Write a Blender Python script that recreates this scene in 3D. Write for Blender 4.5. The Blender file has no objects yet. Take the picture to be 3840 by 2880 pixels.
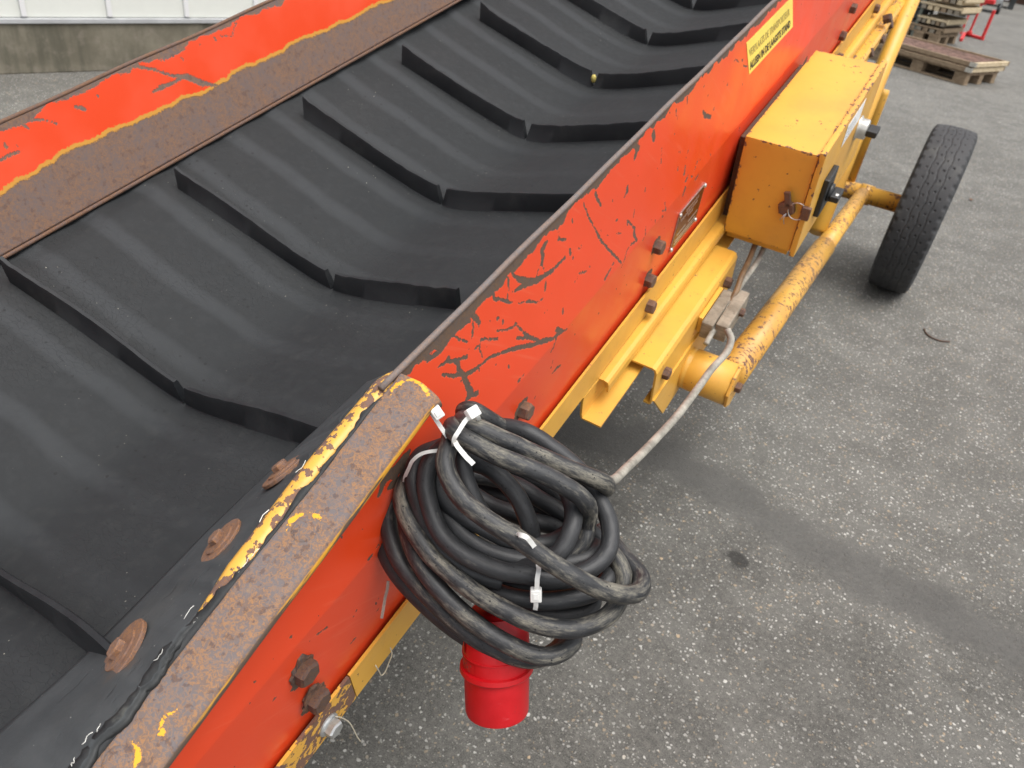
import bpy, bmesh, math, random
import numpy as np
from mathutils import Vector, Matrix

random.seed(7); RNG = np.random.default_rng(7)
SC = bpy.context.scene
COL = SC.collection

# ------------------------------------------------------------ camera
CAM = Vector((0, 0, 1.25))
RW = Matrix(((0.85082087, 0.37921228, -0.36373328),
             (0.51024001, -0.43086516, 0.74431872),
             (0.1255348, -0.81887317, -0.56007834)))       # camera right / down / forward in the world
cd = bpy.data.cameras.new('camera'); cam = bpy.data.objects.new('camera', cd); COL.objects.link(cam)
r3 = Matrix(((RW[0][0], -RW[0][1], -RW[0][2]), (RW[1][0], -RW[1][1], -RW[1][2]), (RW[2][0], -RW[2][1], -RW[2][2])))
cam.matrix_world = Matrix.Translation(CAM) @ r3.to_4x4()
cd.sensor_width = 36; cd.lens = 27.19; cd.clip_start = 0.02; cd.clip_end = 800
cd.dof.use_dof = True; cd.dof.focus_distance = 0.80; cd.dof.aperture_fstop = 11.0
SC.camera = cam

# ------------------------------------------------------------ sky, sun, exposure (bright overcast)
SUN_EL, SUN_AZ = math.radians(72), math.radians(100)
wld = bpy.data.worlds.new('World'); SC.world = wld; wld.use_nodes = True
nt = wld.node_tree; nt.nodes.clear()
sky = nt.nodes.new('ShaderNodeTexSky'); sky.sky_type = 'NISHITA'; sky.sun_disc = False
sky.sun_elevation = SUN_EL; sky.sun_rotation = SUN_AZ; sky.dust_density = 4.0; sky.air_density = 1.0; sky.ozone_density = 1.0
hs = nt.nodes.new('ShaderNodeHueSaturation'); hs.inputs['Saturation'].default_value = 0.22
bg = nt.nodes.new('ShaderNodeBackground'); bg.inputs['Strength'].default_value = 0.13
wo = nt.nodes.new('ShaderNodeOutputWorld')
nt.links.new(sky.outputs[0], hs.inputs['Color']); nt.links.new(hs.outputs[0], bg.inputs[0]); nt.links.new(bg.outputs[0], wo.inputs[0])
sd = bpy.data.lights.new('sun', 'SUN'); sd.energy = 1.5; sd.angle = math.radians(50); sd.color = (1, 0.965, 0.92)
sun = bpy.data.objects.new('sun', sd); COL.objects.link(sun)
sdir = Vector((math.cos(SUN_EL) * math.sin(SUN_AZ), math.cos(SUN_EL) * math.cos(SUN_AZ), math.sin(SUN_EL)))
sun.rotation_euler = sdir.to_track_quat('Z', 'Y').to_euler()
vs = SC.view_settings; vs.view_transform = 'Standard'; vs.look = 'None'; vs.exposure = 0.85; vs.gamma = 1.0
try: vs.use_curve_mapping = False
except Exception: pass
SC.render.engine = 'CYCLES'
cy = SC.cycles; cy.max_bounces = 5; cy.diffuse_bounces = 3; cy.glossy_bounces = 2; cy.caustics_reflective = False; cy.caustics_refractive = False

# ------------------------------------------------------------ helpers
INC = math.radians(13.689); CI, SI = math.cos(INC), math.sin(INC)
def P(u, v, h):
    """point on the inclined machine: u along it (uphill), v sideways, h below the level of the eye along its normal"""
    return Vector((v, u * CI + h * SI, CAM.z + u * SI - h * CI))
UD = Vector((0, CI, SI)); WD = Vector((0, -SI, CI)); VD = Vector((1, 0, 0))
def Pn(A):
    A = np.asarray(A, float)
    return np.stack([A[..., 1], A[..., 0] * CI + A[..., 2] * SI, CAM.z + A[..., 0] * SI - A[..., 2] * CI], -1)

def tag(o, label=None, cat=None, group=None, kind=None):
    if label: o['label'] = label
    if cat: o['category'] = cat
    if group: o['group'] = group
    if kind: o['kind'] = kind
    return o
def empty(name, loc, label=None, cat=None, group=None, rz=0):
    o = bpy.data.objects.new(name, None); COL.objects.link(o); o.location = loc; o.rotation_euler = (0, 0, rz)
    o.empty_display_size = 0.1
    return tag(o, label, cat, group)
def origin(parent):
    o = Vector((0, 0, 0))
    while parent is not None: o += parent.location; parent = parent.parent
    return o
def link(name, me, mat, parent=None, smooth=False, label=None, kind=None):
    o = bpy.data.objects.new(name, me); COL.objects.link(o)
    if mat is not None:
        me.materials.clear(); me.materials.append(mat)
    if smooth: me.polygons.foreach_set('use_smooth', [True] * len(me.polygons))
    if parent is not None: o.parent = parent
    if label: o['label'] = label
    if kind: o['kind'] = kind
    return o
def mk(name, V, F, mat, parent=None, smooth=False, label=None, attrs=None, kind=None):
    """mesh object from world-space points; its origin is its parent's"""
    off = origin(parent)
    me = bpy.data.meshes.new(name)
    me.from_pydata([(p[0] - off.x, p[1] - off.y, p[2] - off.z) for p in V], [], F); me.update()
    if attrs:
        for k, a in attrs.items():
            at = me.attributes.new(k, 'FLOAT', 'POINT'); at.data.foreach_set('value', np.asarray(a, np.float32).ravel())
    return link(name, me, mat, parent, smooth, label, kind)
def grid_faces(n, m, closed=False):
    F = []
    mm = m if closed else m - 1
    for i in range(n - 1):
        for j in range(mm):
            a = i * m + j; b = i * m + (j + 1) % m
            F.append((a, b, b + m, a + m))
    return F
def from_bm(name, bm, mat, parent=None, smooth=False, label=None):
    off = origin(parent)
    bmesh.ops.translate(bm, vec=-off, verts=bm.verts)
    bmesh.ops.recalc_face_normals(bm, faces=bm.faces)
    me = bpy.data.meshes.new(name); bm.to_mesh(me); bm.free()
    return link(name, me, mat, parent, smooth, label)
def frame(c, x, y, z):
    return Matrix(((x[0], y[0], z[0], c[0]), (x[1], y[1], z[1], c[1]), (x[2], y[2], z[2], c[2]), (0, 0, 0, 1)))
def box_bm(bm, M, sx, sy, sz, bev=0.0, seg=2):
    r = bmesh.ops.create_cube(bm, size=1.0)
    vs_ = r['verts']
    for v in vs_: v.co = Vector((v.co.x * sx, v.co.y * sy, v.co.z * sz))
    if bev:
        es = list({e for v in vs_ for e in v.link_edges})
        rb = bmesh.ops.bevel(bm, geom=es, offset=bev, segments=seg, affect='EDGES', profile=0.6)
        vs_ = list({v for f in rb['faces'] for v in f.verts} | {v for v in vs_ if v.is_valid})
        fs = {f for v in vs_ for f in v.link_faces}; vs_ = list({v for f in fs for v in f.verts})
    bmesh.ops.transform(bm, matrix=M, verts=vs_)
def ubox(name, u0, u1, v0, v1, h0, h1, mat, parent, bev=0.002, label=None):
    bm = bmesh.new(); c = P((u0 + u1) / 2, (v0 + v1) / 2, (h0 + h1) / 2)
    box_bm(bm, frame(c, VD, UD, WD), abs(v1 - v0), abs(u1 - u0), abs(h1 - h0), bev)
    return from_bm(name, bm, mat, parent, False, label)
def wbox(name, x0, x1, y0, y1, z0, z1, mat, parent, bev=0.0, label=None):
    bm = bmesh.new()
    box_bm(bm, Matrix.Translation(((x0 + x1) / 2, (y0 + y1) / 2, (z0 + z1) / 2)), abs(x1 - x0), abs(y1 - y0), abs(z1 - z0), bev)
    return from_bm(name, bm, mat, parent, False, label)
def spline(pts, n):
    """Catmull-Rom through the points, n samples per span"""
    p = [Vector(q) for q in pts]; p = [p[0] * 2 - p[1]] + p + [p[-1] * 2 - p[-2]]
    out = []
    for i in range(1, len(p) - 2):
        for k in range(n):
            t = k / n; a, b, c, d = p[i - 1], p[i], p[i + 1], p[i + 2]
            out.append(0.5 * ((2 * b) + (c - a) * t + (2 * a - 5 * b + 4 * c - d) * t * t + (3 * b - a - 3 * c + d) * t ** 3))
    out.append(p[-2]); return out
def tube_data(path, rad, seg=12, cap=True, flat=None):
    V = []; F = []; n = len(path)
    rads = rad if isinstance(rad, (list, tuple)) else [rad] * n
    t0 = (path[1] - path[0]).normalized()
    ref = Vector((0, 0, 1)) if abs(t0.z) < 0.9 else Vector((1, 0, 0))
    nrm = (ref - t0 * ref.dot(t0)).normalized()
    if flat is not None: nrm = (flat - t0 * flat.dot(t0)).normalized()
    prev = t0
    for i in range(n):
        t = (path[min(i + 1, n - 1)] - path[max(i - 1, 0)]).normalized()
        ax = prev.cross(t)
        if ax.length > 1e-7:
            nrm = Matrix.Rotation(prev.angle(t), 3, ax.normalized()) @ nrm
        prev = t; bi = t.cross(nrm).normalized(); nrm = bi.cross(t).normalized()
        for k in range(seg):
            a = 2 * math.pi * k / seg
            V.append(path[i] + (nrm * math.cos(a) + bi * math.sin(a)) * rads[i])
    F = grid_faces(n, seg, True)
    if cap: F += [tuple(range(seg))[::-1], tuple((n - 1) * seg + k for k in range(seg))]
    return V, F
def tube(name, path, rad, mat, parent=None, seg=14, label=None):
    V, F = tube_data([Vector(p) for p in path], rad, seg)
    return mk(name, V, F, mat, parent, True, label)
def ribbon(name, pts, w, t, normal, mat, parent=None, label=None):
    """flat strap: rectangle swept along a path, wide across 'normal'"""
    path = spline(pts, 5); V = []
    for i, p in enumerate(path):
        tg = (path[min(i + 1, len(path) - 1)] - path[max(i - 1, 0)]).normalized()
        nn = (normal - tg * normal.dot(tg)).normalized(); b = tg.cross(nn).normalized()
        ww = w(i / (len(path) - 1)) if callable(w) else w
        V += [p + b * ww / 2 + nn * t / 2, p - b * ww / 2 + nn * t / 2, p - b * ww / 2 - nn * t / 2, p + b * ww / 2 - nn * t / 2]
    n = len(path); F = grid_faces(n, 4, True) + [(0, 1, 2, 3), tuple(range(4 * n - 4, 4 * n))[::-1]]
    return mk(name, V, F, mat, parent, False, label)
def lathe(name, c, ax, prof, mat, parent=None, seg=40, smooth=True, label=None):
    ax = Vector(ax).normalized(); ref = Vector((0, 0, 1)) if abs(ax.z) < 0.9 else Vector((0, 1, 0))
    e1 = (ref - ax * ref.dot(ax)).normalized(); e2 = ax.cross(e1)
    V = []
    for z, r in prof:
        for k in range(seg):
            a = 2 * math.pi * k / seg; V.append(Vector(c) + ax * z + (e1 * math.cos(a) + e2 * math.sin(a)) * r)
    n = len(prof); F = grid_faces(n, seg, True)
    F += [tuple(range(seg))[::-1], tuple((n - 1) * seg + k for k in range(seg))]
    o = mk(name, V, F, mat, parent, smooth, label)
    return o
def autosmooth(o, ang=35):
    me = o.data
    me.polygons.foreach_set('use_smooth', [True] * len(me.polygons))
    try: me.set_sharp_from_angle(angle=math.radians(ang))
    except Exception: pass
    return o

# ------------------------------------------------------------ materials
class NT:
    def __init__(s, name):
        s.m = bpy.data.materials.new(name); s.m.use_nodes = True; s.t = s.m.node_tree; s.t.nodes.clear()
        s.out = s.n('ShaderNodeOutputMaterial'); s.b = s.n('ShaderNodeBsdfPrincipled'); s.l(s.b.outputs[0], s.out.inputs[0])
        s.tc = s.n('ShaderNodeTexCoord').outputs['Object']
    def n(s, t): return s.t.nodes.new(t)
    def l(s, a, b): s.t.links.new(a, b)
    def put(s, inp, v):
        if isinstance(v, bpy.types.NodeSocket): s.l(v, inp)
        else:
            if isinstance(v, tuple) and len(v) == 3 and inp.type == 'RGBA': v = v + (1,)
            inp.default_value = v
    def noise(s, scale, det=4, rough=0.55, vec=None, dist=0.0, col=False):
        n = s.n('ShaderNodeTexNoise'); n.inputs['Scale'].default_value = scale; n.inputs['Detail'].default_value = det
        n.inputs['Roughness'].default_value = rough; n.inputs['Distortion'].default_value = dist
        s.l(vec if vec is not None else s.tc, n.inputs['Vector']); return n.outputs[1 if col else 0]
    def voro(s, scale, feat='F1', vec=None, out='Distance', rand=1.0):
        n = s.n('ShaderNodeTexVoronoi'); n.feature = feat; n.inputs['Scale'].default_value = scale
        if 'Randomness' in n.inputs: n.inputs['Randomness'].default_value = rand
        s.l(vec if vec is not None else s.tc, n.inputs['Vector']); return n.outputs[out]
    def scale(s, k, vec=None):
        n = s.n('ShaderNodeMapping'); n.inputs['Scale'].default_value = k; s.l(vec if vec is not None else s.tc, n.inputs['Vector']); return n.outputs[0]
    def rot(s, r, k=(1, 1, 1)):
        n = s.n('ShaderNodeMapping'); n.inputs['Rotation'].default_value = r; s.l(s.tc, n.inputs['Vector'])
        return s.scale(k, n.outputs[0])
    def attr(s, name):
        n = s.n('ShaderNodeAttribute'); n.attribute_name = name; return n.outputs['Fac']
    def ma(s, op, a, b=0.0, c=0.0, clamp=False):
        n = s.n('ShaderNodeMath'); n.operation = op; n.use_clamp = clamp
        for i, x in enumerate((a, b, c)): s.put(n.inputs[i], x)
        return n.outputs[0]
    def ramp(s, v, a, b, x=0.0, y=1.0, smooth=True):
        n = s.n('ShaderNodeMapRange'); n.interpolation_type = 'SMOOTHSTEP' if smooth else 'LINEAR'
        s.put(n.inputs[0], v); n.inputs[1].default_value = a; n.inputs[2].default_value = b
        n.inputs[3].default_value = x; n.inputs[4].default_value = y; return n.outputs[0]
    def mix(s, f, a, b, mode='MIX'):
        n = s.n('ShaderNodeMix'); n.data_type = 'RGBA'; n.blend_type = mode
        s.put(n.inputs[0], f); s.put(n.inputs[6], a); s.put(n.inputs[7], b); return n.outputs[2]
    def mixf(s, f, a, b):
        n = s.n('ShaderNodeMix'); n.data_type = 'FLOAT'
        s.put(n.inputs[0], f); s.put(n.inputs[2], a); s.put(n.inputs[3], b); return n.outputs[0]
    def bump(s, h, dist, strength=1.0):
        n = s.n('ShaderNodeBump'); n.inputs['Distance'].default_value = dist; n.inputs['Strength'].default_value = strength
        s.l(h, n.inputs['Height']); s.l(n.outputs[0], s.b.inputs['Normal'])
    def fin(s, col=None, rough=None, metal=None, spec=None, coat=None):
        if col is not None: s.put(s.b.inputs['Base Color'], col)
        if rough is not None: s.put(s.b.inputs['Roughness'], rough)
        if metal is not None: s.put(s.b.inputs['Metallic'], metal)
        if spec is not None: s.put(s.b.inputs['Specular IOR Level'], spec)
        if coat is not None: s.put(s.b.inputs['Coat Weight'], coat)
        return s.m
def L8(r, g, b):
    f = lambda c: ((c / 255 + 0.055) / 1.055) ** 2.4 if c > 10 else c / 255 / 12.92
    return (f(r), f(g), f(b))
RED = (0.77, 0.063, 0.014); YEL = (0.69, 0.375, 0.055)

def rust_cols(t, fine=1.0):
    """mottled rust: grey-brown base, tan-orange veins, dark pits; returns colour and height"""
    n1 = t.noise(250 * fine, 3, 0.6, dist=0.8); n2 = t.noise(38 * fine, 5, 0.65); n3 = t.noise(125 * fine, 3, 0.55)
    vein = t.ramp(t.ma('ABSOLUTE', t.ma('SUBTRACT', n1, 0.53)), 0.060, 0.025)
    c = t.mix(t.ramp(n2, 0.36, 0.64), (0.138, 0.118, 0.117), (0.160, 0.108, 0.085))
    c = t.mix(t.ma('MULTIPLY', vein, t.ramp(n2, 0.30, 0.60, 0.40, 0.95)), c, (0.29, 0.150, 0.070))
    c = t.mix(t.ramp(n3, 0.57, 0.66, 0.0, 0.62), c, (0.085, 0.054, 0.046))
    return c, n1
def m_rust(name, tint=None, fine=1.0, dark=0.0, rough=0.8):
    t = NT(name); c, h = rust_cols(t, fine)
    if tint: c = t.mix(dark, c, tint)
    t.bump(h, 0.0012, 0.5); return t.fin(c, rough, spec=0.3)
def m_redwall():
    t = NT('red_paint_chipped')
    n = t.noise(190, 4, 0.6); nb = t.noise(28, 4, 0.6)
    d = t.ma('ADD', t.attr('chip'), t.ma('MULTIPLY', t.ma('SUBTRACT', n, 0.5), 0.0075))
    d = t.ma('ADD', t.ma('ADD', d, 0.0005), t.ma('MULTIPLY', t.ma('SUBTRACT', nb, 0.5), 0.004))
    chip = t.ramp(d, -0.0003, 0.0004)
    halo = t.ramp(d, -0.0010, -0.0002, 0.0, 0.14)
    n4 = t.noise(14, 3, 0.5); scr = t.noise(60, 3, 0.5, vec=t.rot((0.5, 0, 0), (1, 0.12, 3)))
    red = t.mix(t.ramp(n4, 0.35, 0.7, 0, 0.5), RED, (0.80, 0.075, 0.024))
    red = t.mix(t.ramp(scr, 0.60, 0.72, 0, 0.16), red, (0.85, 0.22, 0.12))
    spk = t.ramp(t.noise(85, 2, 0.5), 0.735, 0.76)
    red = t.mix(halo, red, (0.86, 0.20, 0.10))
    rc, rh = rust_cols(t, 1.3)
    rc = t.mix(0.68, rc, (0.080, 0.052, 0.033))
    mk_ = t.ma('MAXIMUM', chip, spk)
    c = t.mix(mk_, red, rc)
    t.bump(t.ma('ADD', t.ma('MULTIPLY', mk_, -1.0), t.ma('MULTIPLY', t.ma('MULTIPLY', rh, mk_), 0.6)), 0.0007, 0.8)
    return t.fin(c, t.mixf(mk_, t.ramp(n4, 0.3, 0.7, 0.28, 0.42), 0.85), spec=0.5)
def m_leftwall():
    t = NT('red_paint_over_worn_rust')
    n = t.noise(190, 4, 0.6); nb = t.noise(30, 4, 0.6)
    j = t.ma('ADD', t.ma('MULTIPLY', t.ma('SUBTRACT', t.noise(420, 3, 0.6), 0.5), 0.007), t.ma('ADD', t.ma('MULTIPLY', t.ma('SUBTRACT', n, 0.5), 0.006), t.ma('MULTIPLY', t.ma('SUBTRACT', nb, 0.5), 0.005)))
    chip = t.ramp(t.ma('ADD', t.attr('chip'), j), -0.0003, 0.0005)
    st = t.ma('ADD', t.attr('strip'), j)
    yb = t.ramp(st, -0.0035, -0.0018); rb = t.ramp(st, 0.0020, 0.0048)
    red = t.mix(t.ramp(t.noise(9, 3), 0.35, 0.7), RED, (0.80, 0.085, 0.032))
    c = t.mix(yb, red, (0.62, 0.30, 0.055))
    rc, rh = rust_cols(t, 0.9); rc = t.mix(0.35, rc, (0.19, 0.115, 0.09))
    m = t.ma('MAXIMUM', chip, rb); c = t.mix(m, c, rc)
    t.bump(t.ma('ADD', t.ma('MULTIPLY', m, -1.0), t.ma('MULTIPLY', rh, 0.4)), 0.0006, 0.7)
    return t.fin(c, t.mixf(m, 0.36, 0.82))
def m_yellow(name, wear=0.66, edge=False, dirt=0.25, base=YEL):
    t = NT(name)
    n = t.noise(70, 4, 0.6); n2 = t.noise(220, 3, 0.6); big = t.noise(9, 3, 0.5)
    f = t.ma('ADD', n, t.ma('MULTIPLY', t.ma('SUBTRACT', n2, 0.5), 0.25))
    f = t.ma('ADD', f, t.ma('MULTIPLY', t.ma('SUBTRACT', big, 0.5), 0.30))
    if edge:
        e = t.ramp(t.attr('edge'), 0.0, 0.0075, 0.19, 0.0, False); f = t.ma('ADD', f, e)
    chip = t.ramp(f, wear, wear + 0.02)
    y = t.mix(t.ramp(t.noise(6, 4, 0.6), 0.35, 0.75), base, (base[0] * 0.86, base[1] * 0.80, base[2]))
    y = t.mix(t.ramp(t.noise(30, 5, 0.7), 0.52, 0.75, 0, dirt), y, (0.30, 0.17, 0.05))
    rc, rh = rust_cols(t, 1.2); rc = t.mix(0.55, rc, (0.14, 0.06, 0.035))
    c = t.mix(chip, y, rc)
    t.bump(t.ma('SUBTRACT', t.ma('MULTIPLY', rh, t.ma('MULTIPLY', chip, 0.5)), chip), 0.0006, 0.7)
    return t.fin(c, t.mixf(chip, t.ramp(big, 0.3, 0.7, 0.34, 0.5), 0.85))
def m_bar():
    t = NT('rusted_rail_with_paint_flecks')
    c, h = rust_cols(t, 1.0)
    n = t.noise(150, 4, 0.6)
    d = t.ma('ADD', t.attr('yel'), t.ma('SUBTRACT', t.ma('MULTIPLY', t.ma('SUBTRACT', n, 0.5), 0.0135), 0.0012))
    y = t.ramp(d, -0.0002, 0.0006)
    sp = t.ramp(t.noise(48, 2, 0.5), 0.74, 0.78, 0, 0.35)
    c = t.mix(sp, c, (0.50, 0.25, 0.06)); c = t.mix(y, c, (0.74, 0.36, 0.03))
    c = t.mix(t.ramp(t.attr('side'), 0.3, 0.8), c, t.mix(t.ramp(t.noise(40, 4, 0.6, vec=t.rot((-INC - 0.2, 0, 0), (3, 0.25, 3))), 0.47, 0.55), (0.11, 0.075, 0.055), (0.62, 0.30, 0.03)))
    t.bump(t.ma('ADD', h, y), 0.0009, 0.6)
    return t.fin(c, t.mixf(y, 0.78, 0.45), spec=0.35)
def m_belt():
    t = NT('black_rubber_belt')
    uu = t.attr('uu'); vv = t.attr('vv')
    wob = t.noise(5, 4, 0.6); fine = t.noise(55, 5, 0.65); med = t.noise(16, 4, 0.6)
    ph = t.ma('ADD', t.ma('MULTIPLY', uu, 2 * math.pi * 3 / 0.298), t.ma('MULTIPLY', t.ma('SUBTRACT', wob, 0.5), 2.2))
    band = t.ma('MULTIPLY', t.ramp(t.ma('SINE', ph), 0.35, 1.0), t.ramp(fine, 0.25, 0.70, 0.35, 1.0))
    lf = t.ramp(vv, -0.62, -0.95, 0.22, 1.0)
    band = t.ma('MULTIPLY', band, lf)
    c = t.mix(t.ramp(wob, 0.3, 0.75), (0.019, 0.0208, 0.0222), (0.025, 0.0268, 0.028))
    c = t.mix(t.ma('MULTIPLY', band, 0.62), c, (0.050, 0.054, 0.058))
    c = t.mix(t.ramp(fine, 0.50, 0.70, 0, 0.30), c, (0.038, 0.038, 0.037))
    dry = t.ramp(t.noise(7, 5, 0.7), 0.48, 0.66, 0, 1.0)
    spk = t.ramp(t.voro(95), 0.11, 0.05)
    c = t.mix(t.ma('MULTIPLY', spk, t.ma('MULTIPLY', dry, t.ramp(t.noise(180, 1), 0.45, 0.55))), c, (0.30, 0.285, 0.24))
    drop = t.ramp(t.voro(60, vec=t.scale((1, 1, 1))), 0.15, 0.12)
    c = t.mix(t.ma('MULTIPLY', drop, t.ramp(t.noise(6, 3), 0.5, 0.6, 0, 0.6)), c, (0.012, 0.012, 0.012))
    cr = t.voro(70, 'DISTANCE_TO_EDGE', vec=t.mix(0.03, t.scale((1.0, 2.3, 2.3)), t.noise(20, 3, col=True)))
    crk = t.ma('MULTIPLY', t.ramp(cr, 0.03, 0.0), t.ramp(t.noise(5, 3), 0.45, 0.6))
    t.bump(t.ma('SUBTRACT', t.ma('MULTIPLY', fine, 0.5), crk), 0.0008, 0.5)
    return t.fin(c, t.ramp(fine, 0.3, 0.7, 0.62, 0.80), spec=0.24)
def m_rubber(name, a=(0.013, 0.015, 0.017), b=(0.03, 0.031, 0.031), dust=0.25, rough=0.55, dcol=(0.12, 0.12, 0.105), sc=30):
    t = NT(name); n = t.noise(sc, 5, 0.65); n2 = t.noise(sc * 5, 4, 0.6)
    c = t.mix(t.ramp(n, 0.35, 0.7), a, b)
    c = t.mix(t.ramp(t.noise(sc * 0.6, 5, 0.7), 0.55, 0.75, 0, dust), c, dcol)
    t.bump(n2, 0.0006, 0.4); return t.fin(c, t.ramp(n, 0.3, 0.7, rough - 0.08, rough + 0.1), spec=0.45)
def m_skirt():
    t = NT('skirt_rubber_stained'); n = t.noise(12, 5, 0.65); n2 = t.noise(60, 4, 0.65)
    c = t.mix(t.ramp(n, 0.35, 0.7), (0.040, 0.045, 0.048), (0.060, 0.066, 0.069))
    c = t.mix(t.ramp(t.noise(7, 5, 0.7), 0.52, 0.72, 0, 0.3), c, (0.085, 0.083, 0.075))
    scr = t.noise(22, 4, 0.6, vec=t.rot((-INC, 0, 0), (5, 0.5, 5))); c = t.mix(t.ramp(scr, 0.60, 0.70, 0, 0.6), c, (0.014, 0.015, 0.016))
    top = t.ramp(t.ma('ADD', t.attr('top'), t.ma('MULTIPLY', t.ma('SUBTRACT', n2, 0.5), 0.25)), 0.80, 0.98); c = t.mix(t.ma('MULTIPLY', top, 0.8), c, (0.015, 0.016, 0.016))
    rs = t.ramp(t.ma('ADD', t.attr('rst'), t.ma('MULTIPLY', t.ma('SUBTRACT', n2, 0.5), 0.9)), 0.55, 1.0, 0, 0.6); c = t.mix(rs, c, (0.10, 0.055, 0.032))
    spk = t.ma('MULTIPLY', t.ramp(t.voro(85), 0.09, 0.04), t.ramp(t.noise(170, 1), 0.5, 0.6)); c = t.mix(spk, c, (0.26, 0.26, 0.24))
    t.bump(t.ma('SUBTRACT', n2, t.ma('MULTIPLY', t.ramp(scr, 0.60, 0.70), 1.5)), 0.0009, 0.5); return t.fin(c, 0.6, spec=0.4)
def m_plug():
    t = NT('red_moulded_plastic'); n = t.noise(30, 5, 0.65); s = t.noise(60, 4, 0.65, vec=t.rot((0.4, 0.6, 0.2), (1, 0.2, 3)))
    c = t.mix(t.ramp(n, 0.3, 0.7), (0.42, 0.0045, 0.008), (0.49, 0.0065, 0.011))
    c = t.mix(t.ramp(s, 0.64, 0.74, 0, 0.5), c, (0.60, 0.10, 0.11)); c = t.mix(t.ramp(t.noise(90, 4, 0.7), 0.60, 0.78, 0, 0.5), c, (0.20, 0.02, 0.02))
    t.bump(t.noise(200, 3), 0.0003, 0.3); return t.fin(c, t.ramp(n, 0.3, 0.7, 0.34, 0.48))
def m_cable():
    t = NT('black_cable_with_dried_mud')
    cb = t.n('ShaderNodeCombineXYZ'); t.put(cb.inputs[0], t.ma('MULTIPLY', t.attr('along'), 26.0)); t.put(cb.inputs[1], t.attr('ca')); t.put(cb.inputs[2], t.attr('sa')); sv = cb.outputs[0]
    n = t.noise(0.9, 4, 0.6, vec=sv); st = t.noise(2.6, 5, 0.72, vec=sv); fi = t.noise(9.0, 4, 0.7, vec=sv); drops = t.voro(150)
    k = t.ma('ADD', t.ma('ADD', t.ma('MULTIPLY', n, 0.55), t.ma('MULTIPLY', st, 0.45)), t.ma('MULTIPLY', t.ma('SUBTRACT', t.attr('mud'), 0.5), 0.26))
    mud = t.ma('MULTIPLY', t.ramp(k, 0.535, 0.72), t.ramp(fi, 0.30, 0.62, 0.25, 1.0))
    c = t.mix(t.ramp(st, 0.3, 0.75), (0.018, 0.0187, 0.020), (0.038, 0.039, 0.0415))
    c = t.mix(t.ma('MULTIPLY', mud, 0.80), c, (0.235, 0.216, 0.170))
    dr = t.ma('MULTIPLY', t.ramp(drops, 0.16, 0.11), t.ramp(t.noise(9, 2), 0.42, 0.52))
    c = t.mix(dr, c, (0.009, 0.009, 0.010))
    t.bump(t.ma('SUBTRACT', fi, dr), 0.0004, 0.4)
    return t.fin(c, t.mixf(mud, 0.50, 0.88), spec=0.42)
def m_plain(name, col, rough=0.5, metal=0.0, var=0.15, sc=25, bump=0.0):
    t = NT(name); n = t.noise(sc, 5, 0.65)
    d = tuple(x * (1 - var) for x in col); e = tuple(min(1, x * (1 + var)) for x in col)
    c = t.mix(t.ramp(n, 0.3, 0.7), d, e)
    if bump: t.bump(t.noise(sc * 6, 4, 0.6), bump, 0.5)
    return t.fin(c, rough, metal)
def m_wood(name, a, b, sc=18):
    t = NT(name); g = t.noise(sc, 5, 0.7, vec=t.scale((1.0, 1.0, 4.0))); f = t.noise(sc * 8, 4, 0.6)
    c = t.mix(t.ramp(g, 0.3, 0.7), a, b); c = t.mix(t.ramp(f, 0.5, 0.75, 0, 0.4), c, tuple(x * 0.4 for x in a))
    t.bump(f, 0.001, 0.5); return t.fin(c, 0.8, spec=0.25)
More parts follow.
